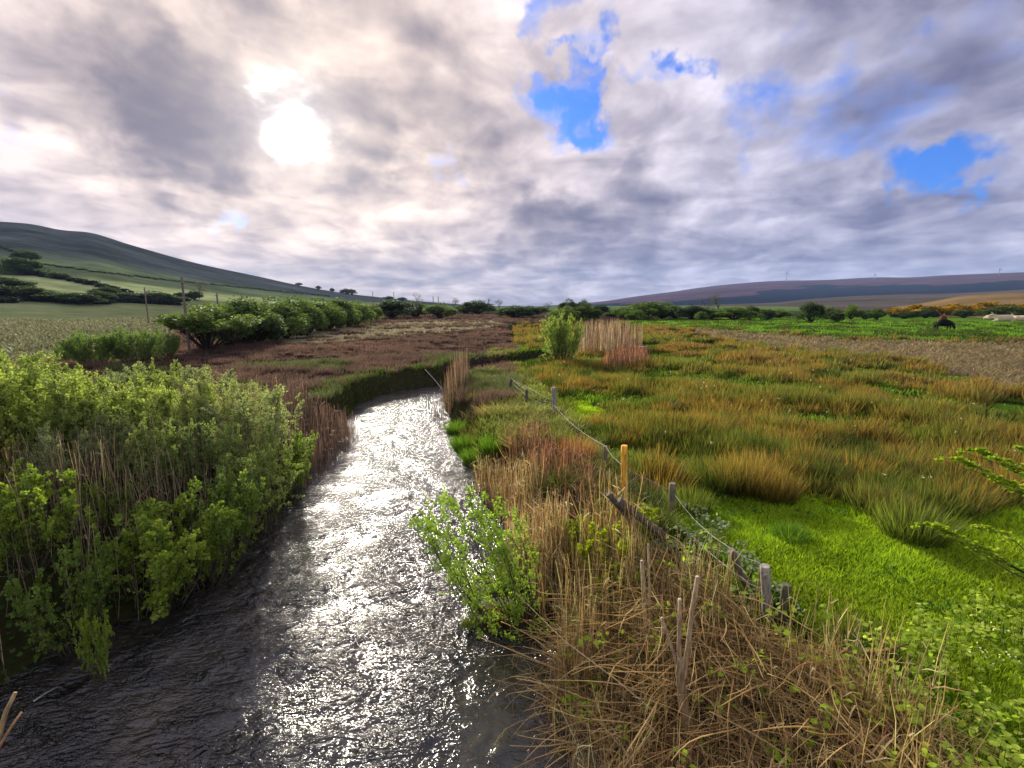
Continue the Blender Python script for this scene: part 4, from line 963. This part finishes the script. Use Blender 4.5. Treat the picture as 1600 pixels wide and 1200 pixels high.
for i, (px, D, top, w, ms, lab) in enumerate([
    (318, 33, 468, 108, TU, 'umbrella shaped willow with open branchwork beside the utility pole'),
    (378, 39, 461, 84, TR[0], 'first dense round willow right of the umbrella willow'),
    (424, 45, 461, 74, TR[1], 'second dense willow of the row, taller and darker'),
    (462, 52, 459, 60, TR[2], 'third willow of the row with the highest crown'),
    (497, 60, 462, 56, TR[3], 'fourth willow of the row, wind bent to the right'),
    (528, 70, 464, 50, TR[0], 'fifth willow of the row, pale green'),
    (556, 82, 468, 44, TR[1], 'sixth willow of the row, low and rounded'),
    (577, 96, 472, 30, TR[2], 'last and smallest willow at the end of the row'),
    (352, 36, 474, 56, TR[3], 'low willow filling the gap right of the umbrella willow'), (402, 41, 470, 54, TR[2], 'low willow in front between the first and second dense willow'),
    (444, 47, 468, 48, TR[0], 'low pale willow in front between the second and third dense willow'), (480, 55, 468, 42, TR[1], 'low willow in front between the third and fourth dense willow'),
    (513, 64, 470, 38, TR[2], 'low willow in front between the fourth and fifth dense willow'), (543, 75, 473, 32, TR[3], 'low willow in front between the fifth and sixth dense willow')]):
    far_tree('w', px, D, top, w, lab, ms, 'willow_tree', group=row, cat='willow')
for (px, D, top, w, ms, nm, lab) in [
    (612, 125, 467, 60, TD[0], 'tree', 'dark broad tree just past the end of the willow row'), (648, 140, 470, 40, TD[1], 'tree', 'dark tree under the tall bare tree'),
    (652, 190, 457, 22, BA[0], 'bare_tree', 'tall thin crowned tree left of the centre skyline'), (688, 120, 472, 42, TR[3], 'tree', 'round green tree left of the pale field strip'),
    (708, 170, 466, 22, BA[1], 'bare_tree', 'small bare tree above the round green tree'), (745, 190, 468, 44, TD[2], 'tree', 'dark tree clump in the centre skyline'),
    (727, 200, 476, 36, TD[0], 'tree', 'low dark tree left of the centre clump'), (760, 230, 466, 18, BA[0], 'bare_tree', 'bare tree beside the centre clump'), (780, 240, 468, 18, BA[1], 'bare_tree', 'bare tree right of the centre clump'),
    (805, 130, 476, 44, TD[1], 'tree', 'low dark tree left of the lone bare tree'), (828, 140, 477, 26, TD[2], 'tree', 'smaller dark tree before the lone bare tree'),
    (857, 200, 471, 20, BA[0], 'bare_tree', 'lone bare tree standing at the pale field strip'), (845, 210, 479, 24, TD[0], 'tree', 'low tree under the lone bare tree'),
    (889, 135, 465, 26, TD[1], 'tree', 'tall dark crown behind the wide bush in the centre'), (912, 150, 467, 18, TD[2], 'tree', 'thin tree behind the wide bush in the centre'),
    (940, 170, 475, 26, TD[0], 'tree', 'small tree right of the wide bush in the centre')]:
    far_tree('c', px, D, top, w, lab, ms, nm)
far_tree('b', 915, 88, 471, 40, 'dark half of the wide bush in the centre with forked trunk', TD[1], 'tree')
far_tree('b', 886, 86, 478, 42, 'green leafy half of the wide bush in the centre', TR[1], 'tree')
hr = 'hedge trees right of centre'
for (px, D, top, w, ms, nm, lab) in [
    (968, 115, 482, 36, TB[0], 'hedge_tree', 'low pale bush at the left end of the right hedge'), (990, 125, 474, 40, TR[0], 'hedge_tree', 'mid green bush behind the wide domed bush'),
    (1014, 112, 471, 66, TB[1], 'hedge_tree', 'wide domed green bush in the right hedge'), (1036, 120, 469, 40, TR[2], 'hedge_tree', 'brownish topped bush right of the wide dome'),
    (998, 104, 484, 30, TB[0], 'hedge_tree', 'small low bush before the wide dome'),
    (1056, 120, 477, 34, TR[3], 'hedge_tree', 'light green bush between dome and dark bush'), (1083, 110, 476, 42, TD[0], 'hedge_tree', 'dark rounded bush left of the two bare trees'),
    (1103, 130, 461, 24, BA[0], 'bare_tree', 'left one of the two bare trees over the right hedge'), (1123, 130, 460, 30, BA[1], 'bare_tree', 'right and larger one of the two bare trees'),
    (1110, 112, 480, 34, TD[1], 'hedge_tree', 'dark bush beneath the two bare trees'), (1096, 104, 486, 18, TB[1], 'hedge_tree', 'small pale bush beneath the left bare tree'),
    (1148, 106, 479, 58, TB[0], 'hedge_tree', 'flat topped green bush right of the bare trees'), (1172, 112, 476, 26, TD[2], 'hedge_tree', 'dark bush at the right end of the flat topped one'),
    (1190, 118, 482, 24, TB[1], 'hedge_tree', 'yellow green bush at the right end of the hedge'), (1218, 130, 482, 36, TR[1], 'hedge_tree', 'low green bush left of the lone dark tree'),
    (1268, 92, 470, 33, TD[0], 'hedge_tree', 'lone dark round tree in the pasture'), (1296, 115, 477, 28, TR[2], 'hedge_tree', 'green bush right of the lone dark tree'),
    (1310, 92, 485, 16, TD[1], 'hedge_tree', 'small dark bush between the round tree and the bright bush'), (1331, 110, 475, 27, TB[0], 'hedge_tree', 'bright green bush in the pasture hedge'),
    (1354, 115, 483, 22, TD[2], 'hedge_tree', 'dark low bush right of the bright one'), (1373, 108, 481, 24, TB[1], 'hedge_tree', 'pale green bush left of the gorse'), (1203, 108, 482, 16, TD[0], 'hedge_tree', 'tiny dark bush at the edge of the pasture')]:
    far_tree('r', px, D, top, w, lab, ms, nm, group=hr)
gg = 'flowering gorse on the slope beyond the pasture'
for i, (px, D, top, w, q) in enumerate([(1400, 135, 480, 34, 'first gorse bush from the left'), (1432, 150, 475, 40, 'gorse bush with a dark top'), (1462, 138, 477, 44, 'broad gorse bush in bright flower'), (1492, 150, 474, 40, 'gorse bush behind the brown cow'),
                                         (1520, 140, 476, 44, 'gorse bush right of the cattle'), (1548, 150, 471, 44, 'highest gorse bush on the slope'), (1578, 140, 474, 44, 'gorse bush above the lying cattle'), (1612, 135, 472, 50, 'gorse bush cut by the right edge')]):
    far_tree('g', px, D, top, w, q+' in the yellow band', GO, 'gorse_bush', group=gg, cat='gorse')
for (px, D, top, w, lab) in [(1448, 128, 480, 26, 'dark scrub between the gorse bushes'), (1570, 112, 474, 50, 'dark scrub patch behind the lying cattle'), (1415, 120, 486, 30, 'low brown scrub before the gorse'), (1508, 128, 482, 24, 'dark scrub under the middle gorse')]:
    far_tree('s', px, D, top, w, lab, TD[1], 'scrub_bush', cat='scrub')
# hillside hedges and trees on the left
lg = 'trees and hedges of the left hillside'
for (px, base, top, w, ms, nm, lab) in [
    (42, 430, 401, 46, TD[0], 'hillside_tree', 'largest round tree on the left hillside'), (50, 408, 388, 28, TD[1], 'hillside_tree', 'dark tree just above the largest hillside tree'),
    (98, 437, 424, 22, TD[2], 'hillside_tree', 'small dark bush alone in the pale hillside field'), (5, 462, 431, 70, TD[0], 'hillside_tree', 'broad dark tree mass at the left edge of the hillside'), (-60, 465, 425, 80, TD[1], 'hillside_tree', 'tree mass beyond the left edge'),
    (40, 468, 446, 60, TD[2], 'hillside_tree', 'low tree mass right of the broad one at the left edge'), (85, 472, 455, 60, TD[1], 'hillside_tree', 'long low hedge bush below the hillside field'), (125, 474, 456, 50, TD[0], 'hillside_tree', 'hedge bush left of the small pointed trees'),
    (168, 466, 447, 34, TD[2], 'hillside_tree', 'pointed dark hedge tree at the field corner'), (150, 472, 452, 40, TD[1], 'hillside_tree', 'scrubby tree at the field corner'), (200, 470, 456, 50, TD[0], 'hillside_tree', 'hedge bush left of the small utility pole'),
    (240, 472, 453, 44, TD[1], 'hillside_tree', 'rounded hedge tree behind the small utility pole'), (275, 474, 461, 36, TD[2], 'hillside_tree', 'low hedge tree right of the small utility pole'), (283, 468, 456, 16, TD[0], 'hillside_tree', 'small round tree left of the tall utility pole'),
    (305, 468, 452, 24, TD[1], 'hillside_tree', 'bush under the bare tree right of the tall pole'), (312, 466, 440, 30, BA[0], 'bare_tree', 'bare hillside tree right of the tall utility pole'),
    (500, 452.5, 446, 7, TD[0], 'hillside_tree', 'tiny lone tree on the ridge skyline'), (519, 456, 449, 6, TD[1], 'hillside_tree', 'tiny ridge tree right of the lone one'), (541, 460, 450, 14, TD[2], 'hillside_tree', 'dark ridge tree left of the pair'), (552, 461, 451, 12, TD[0], 'hillside_tree', 'dark ridge tree on the right of the pair'),
    (470, 446, 441, 8, TD[1], 'hillside_tree', 'tiny ridge bush higher up the skyline'), (607, 468, 462, 14, TD[1], 'hillside_tree', 'low ridge bush left of the centre'), (628, 470, 464, 12, TD[0], 'hillside_tree', 'low ridge bush near the centre')]:
    far_tree('h', px, 0, top, w, lab, ms, nm, base=base, group=lg, H=HL)
# hedgerow walls crossing the hillside
def hedge_line(label, pts, hpx):
    P = []; 
    for (a, b), (c, d) in zip(pts[:-1], pts[1:]):
        for f in np.linspace(0, 1, 26)[:-1]: P.append(on_hill(HL, a+(c-a)*f, b+(d-b)*f))
    P = np.array(P); g = Geo(); n = 260; idx = np.repeat(np.arange(len(P)), n//2); k = len(idx); Dm = P[idx, 1]
    nxt = np.roll(P, -1, 0); nxt[-1] = P[-1]; f = rng.uniform(0, 1, (k, 1)); q = P[idx]*(1-f)+nxt[idx]*f
    h = hpx*Dm/F; q = q+rng.normal(size=(k, 3))*np.stack([h*.3, h*.3, 0*h], 1); q[:, 2] += rng.uniform(-.1, 1, k)*h*(.6+.8*fbm(q[:, 0], q[:, 1], 8, 5, 2))
    leaves(g, q, rng.normal(size=(k, 3)), h*.35, np.array([[.030, .040, .026]])*rng.uniform(.6, 1.7, (k, 1)), .6)
    tag(link('hedgerow', g.mesh('hedgerow', M_far)), label, 'hedge')
hedge_line('dark hedgerow running down between the two pale hillside fields', [(-60, 412), (0, 417), (50, 428), (110, 438), (160, 448), (210, 462)], 6)
hedge_line('thin hedgerow along the top of the pale hillside field', [(60, 411), (150, 424), (260, 438), (400, 452), (520, 464)], 2.2)
hedge_line('low dark hedgerow at the foot of the hillside', [(-80, 472), (60, 472), (200, 474), (280, 477)], 7)
hedge_line('short hedgerow high on the left of the hillside', [(-60, 372), (0, 381), (40, 396)], 3)
# fuzzy bushes of the left middle distance
FZB = shrub('fuzzy', 2.0, 40, 1.2, 20, 26, .055, (.11, .18, .05), (.30, .40, .15), 351, ratio=.35, lowleaf=.2)
for (px, pb, top, s, lab) in [(215, 572, 506, 1.1, 'fuzzy green bush in front of the umbrella willow'), (150, 575, 512, 1.1, 'left half of the fuzzy green bush mass'), (262, 560, 515, .9, 'right end of the fuzzy green bush mass'), (110, 570, 530, .8, 'low grey green bush left of the fuzzy mass')]:
    p = gp(px, pb, 0); h = at(px, top, p[1])[2]; sc = h/2.0
    plant('fuzzy_bush', FZB, (p[0], p[1], gz(p[0], p[1])), lab, 'bush', 'fuzzy bushes before the willow row', sc=(sc*s, sc*s, sc))
# willow bush up the river
UB = shrub('river_willow', 3.0, 40, 1.5, 18, 24, .075, (.18, .26, .06), (.42, .50, .17), 361, ratio=.4, lowleaf=.15, r0=.03)
p = gp(876, 574, -.3); h = at(876, 503, p[1])[2]-WZ
plant('river_willow', UB, (p[0], p[1], max(gz(p[0], p[1]), WZ)), 'round yellow green willow standing at the water up the river', 'willow', sc=(h/3*.82, h/3*.82, h/3))

# ------------------------------------------------------------------ poles, turbines
def pole(px, D, top, r, label, base=None, cross=False, col=(.20, .16, .12), H=None):
    if H: x, y, z = on_hill(H, px, base)
    else: x, y = atx(px, D), D; z = gz(x, y)
    e = empty('utility_pole', (x, y, z)); tag(e, label, 'pole'); h = at(px, top, y)[2]-z
    g = Geo(); tubes(g, np.array([[[0, 0, -.3], [0, 0, h*.5], [0, 0, h]]]), np.array([[r, r*.9, r*.8]]), col, 10); link('shaft', g.mesh('shaft', M_wood, True), e)
    g = Geo(); tubes(g, np.array([[[-.22, -r, h-.35], [.22, -r, h-.35]]]), r*.35, (.25, .25, .24), 6); link('crossbar', g.mesh('crossbar', M_wood, True), e)
pole(288.5, 31, 433, .085, 'tall wooden utility pole behind the umbrella willow')
pole(229, 78, 449, .10, 'small utility pole before the hillside hedge')
pole(583, 300, 456, .22, 'thin distant pole on the ridge left of the centre'); pole(616, 300, 456, .22, 'second thin distant pole on the ridge')
pole(677, 260, 463, .22, 'left pole of the distant pair near the centre'); pole(685, 260, 463, .22, 'right pole of the distant pair near the centre')
pole(763, 190, 469, .16, 'pale distant pole among the centre trees'); pole(340.5, 70, 458, .13, 'dark capped post beside the bare hillside tree')
def turbine(px, hub, base, D, label, rot):
    z0 = on_hill(HR, px, base); x, y, z = z0; e = empty('wind_turbine', (x, y, z)); tag(e, label, 'wind turbine', 'wind turbines on the far mountain')
    h = at(px, hub, y)[2]-z; g = Geo(); tubes(g, np.array([[[0, 0, -6], [0, 0, h]]]), np.array([[1.6, 1.0]]), (.30, .30, .33), 8); link('tower', g.mesh('tower', M_wood, True), e)
    g = Geo(); tubes(g, np.array([[[0, 3, h], [0, -5, h]]]), 2.2, (.30, .30, .33), 8); link('nacelle', g.mesh('nacelle', M_wood, True), e)
    for k in range(3):
        a = rot+k*2.094; L = h*.55; g = Geo(); tubes(g, np.array([[[0, -5, h], [math.sin(a)*L*.5, -5, h+math.cos(a)*L*.5], [math.sin(a)*L, -5, h+math.cos(a)*L]]]), np.array([[1.0, .8, .3]]), (.30, .30, .33), 5); link('blade', g.mesh('blade', M_wood, True), e)
turbine(1225, 426, 441, 0, 'largest wind turbine on the far mountain ridge', .3)
turbine(1362, 429, 437, 0, 'tiny wind turbine on the middle of the ridge', .1); turbine(1552, 421, 430, 0, 'tiny wind turbine at the right end of the ridge', 1.4)
# thin posts on the left bog
pg = 'short fence posts before the willow row'
for i, (px, py) in enumerate([(503, 512), (523, 511), (535, 510), (546, 509), (557, 508), (570, 506)]):
    p = gp(px, py, 0); g = Geo(); tubes(g, np.array([[[0, 0, -.2], [0, 0, 1.0]]]), .05, (.25, .20, .15), 6)
    o = link('fence_post', g.mesh('fence_post', M_wood), None, tuple(p)); tag(o, 'short grey post in the line of posts before the far willow row', 'post', pg)

# ------------------------------------------------------------------ cattle
def hide(name, col):
    m, n = mat_new(name); co = n.n('ShaderNodeTexCoord').outputs['Object']; f = n.noise(n.vm('MULTIPLY', co, (1, 1, .3)), 12, 5, .7)
    c = n.mix(f, tuple(v*.6 for v in col), tuple(min(v*1.4, 1) for v in col)); b = n.n('ShaderNodeBump', {'Height': f, 'Strength': .6, 'Distance': .03})
    p = n.n('ShaderNodeBsdfPrincipled', {'Base Color': c, 'Roughness': .9, 'Specular IOR Level': .08, 'Normal': b.outputs[0]}); n.n('ShaderNodeOutputMaterial', {'Surface': p.outputs[0]}); return m
M_black, M_brown, M_cream, M_horn = hide('black_hide', (.010, .009, .009)), hide('brown_hide', (.10, .032, .013)), hide('cream_hide', (.72, .55, .38)), simple('horn', (.55, .48, .38), .4)
def skin_body(name, nodes, edges, mat, parent, level=2):
    me = bpy.data.meshes.new(name); me.from_pydata([n_[:3] for n_ in nodes], edges, []); o = link(name, me, parent)
    md = o.modifiers.new('skin', 'SKIN'); 
    if not me.skin_vertices: 
        bpy.context.view_layer.objects.active = o
    sv = me.skin_vertices[0].data
    for i, n_ in enumerate(nodes): sv[i].radius = (n_[3], n_[4] if len(n_) > 4 else n_[3])
    sv[0].use_root = True; md.use_smooth_shade = True
    s = o.modifiers.new('sub', 'SUBSURF'); s.levels = level; s.render_levels = level; me.materials.append(mat); return o
def cow(loc, rz, mat, label, graze=True, lying=False, sc=1.0, name='cow'):
    e = empty(name, loc, rz, (sc, sc, sc)); tag(e, label, 'cow', 'cattle in the distant pasture')
    dzl = -.50 if lying else 0
    n = [(0, 0, .98+dzl, .42, .48), (-.45, 0, 1.00+dzl, .41, .45), (-.82, 0, 1.06+dzl, .34, .36), (.45, 0, .96+dzl, .40, .48), (.78, 0, 1.02+dzl, .32, .38)]
    e_ = [(0, 1), (1, 2), (0, 3), (3, 4)]
    if graze: neck = [(1.05, 0, .88, .19, .21), (1.25, 0, .58, .15, .16), (1.38, 0, .34, .14, .13), (1.44, 0, .16, .09, .09)]
    else: neck = [(1.02, 0, 1.22+dzl, .20, .22), (1.20, 0, 1.42+dzl, .16, .17), (1.42, 0, 1.40+dzl, .14, .13), (1.62, 0, 1.30+dzl, .09, .09)]
    k = len(n); n += neck; e_ += [(4, k), (k, k+1), (k+1, k+2), (k+2, k+3)]
    hx, hy, hz = neck[2][:3]
    for sx, ax in ((4, .68), (2, -.80)):
        for s in (-1, 1):
            k = len(n)
            if lying: 
                n += [(ax, s*.30, .38, .15), (ax+.22, s*.42, .16, .09), (ax+(.50 if sx == 4 else .42), s*.36, .09, .06)]; e_ += [(sx, k), (k, k+1), (k+1, k+2)]
            else:
                bk = sx == 2
                n += [(ax, s*.20, .72, .15 if bk else .12), (ax+(-.10 if bk else .02), s*.20, .44, .08), (ax-(.02 if bk else 0), s*.20, .18, .055), (ax+.02, s*.20, .04, .065)]; e_ += [(sx, k), (k, k+1), (k+1, k+2), (k+2, k+3)]
    skin_body('body', n, e_, mat, e)
    skin_body('tail', [(-1.08, 0, 1.18+dzl, .05), (-1.18, 0, .95+dzl*.6, .03), (-1.2, 0, .55+dzl*.3, .03), (-1.2, 0, .40+dzl*.2, .06)], [(0, 1), (1, 2), (2, 3)], mat, e, 1)
    for s in (-1, 1):
        skin_body('ear', [(hx-.10, s*.12, hz+.12, .04), (hx-.12, s*.26, hz+.12, .05, .025), (hx-.12, s*.34, hz+.08, .02)], [(0, 1), (1, 2)], mat, e, 1)
        skin_body('horn', [(hx-.10, s*.08, hz+.20, .03), (hx-.08, s*.24, hz+.30, .022), (hx-.02, s*.30, hz+.42, .01)], [(0, 1), (1, 2)], M_horn, e, 1)
p = gp(1473, 517, 0); cow((p[0], p[1], gz(p[0], p[1])), -.05, M_black, 'black cow grazing with its head down in the pasture', sc=.98)
p = gp(1490, 510, 0); cow((p[0], p[1]+2, gz(p[0], p[1]+2)), 1.0, M_brown, 'shaggy brown cow standing behind the black one', False, sc=1.12)
p = gp(1570, 503, 0); cow((p[0], p[1], 0), 2.6, M_cream, 'cream cow lying in the grass right of the black cow', False, True, sc=1.5)
p = gp(1545, 500, 0); cow((p[0], p[1], 0), .3, M_cream, 'cream cow lying behind and left of the other', False, True, sc=1.2)
p = gp(1597, 502, 0); cow((p[0], p[1], 0), 2.0, M_cream, 'cream cow lying at the right edge', False, True, sc=1.3)

# cotton grass and daisies
x, y, r = scatter(110, 7, 60, 1.3, 2, 50); k = (zones(x, y) == 0) & (x > xf(y)+.5); x, y = x[k], y[k]; z = hgt(x, y)+rng.uniform(.35, .6, len(x)); idx = np.repeat(np.arange(len(x)), 5)
g = Geo(); leaves(g, np.stack([x, y, z], 1)[idx]+rng.normal(size=(len(idx), 3))*.012, rng.normal(size=(len(idx), 3)), .012+.0006*np.hypot(x, y)[idx], (.85, .85, .80), .7)
tag(link('cotton_grass', g.mesh('cotton_grass', M_leaf)), 'white cotton grass heads dotted over the right field', 'cotton grass', kind='stuff')

# ------------------------------------------------------------------ haze
m, n = mat_new('haze_air')
v = n.n('ShaderNodeVolumePrincipled', {'Color': (.45, .62, 1.0, 1), 'Density': HAZE, 'Anisotropy': 0.0}); n.n('ShaderNodeOutputMaterial', {'Volume': v.outputs[0]})
g = Geo(); a_, b_ = np.array([-9500., -9200, -30]), np.array([9500., 9500, 620])
c = np.array([[(a_, b_)[i][0], (a_, b_)[j][1], (a_, b_)[k][2]] for k in (0, 1) for j in (0, 1) for i in (0, 1)])
g.add(c, [np.array([[0, 2, 3, 1], [4, 5, 7, 6], [0, 1, 5, 4], [2, 6, 7, 3], [0, 4, 6, 2], [1, 3, 7, 5]])], (1, 1, 1))
if HAZE > 0: tag(link('haze', g.mesh('haze', m)), kind='stuff')
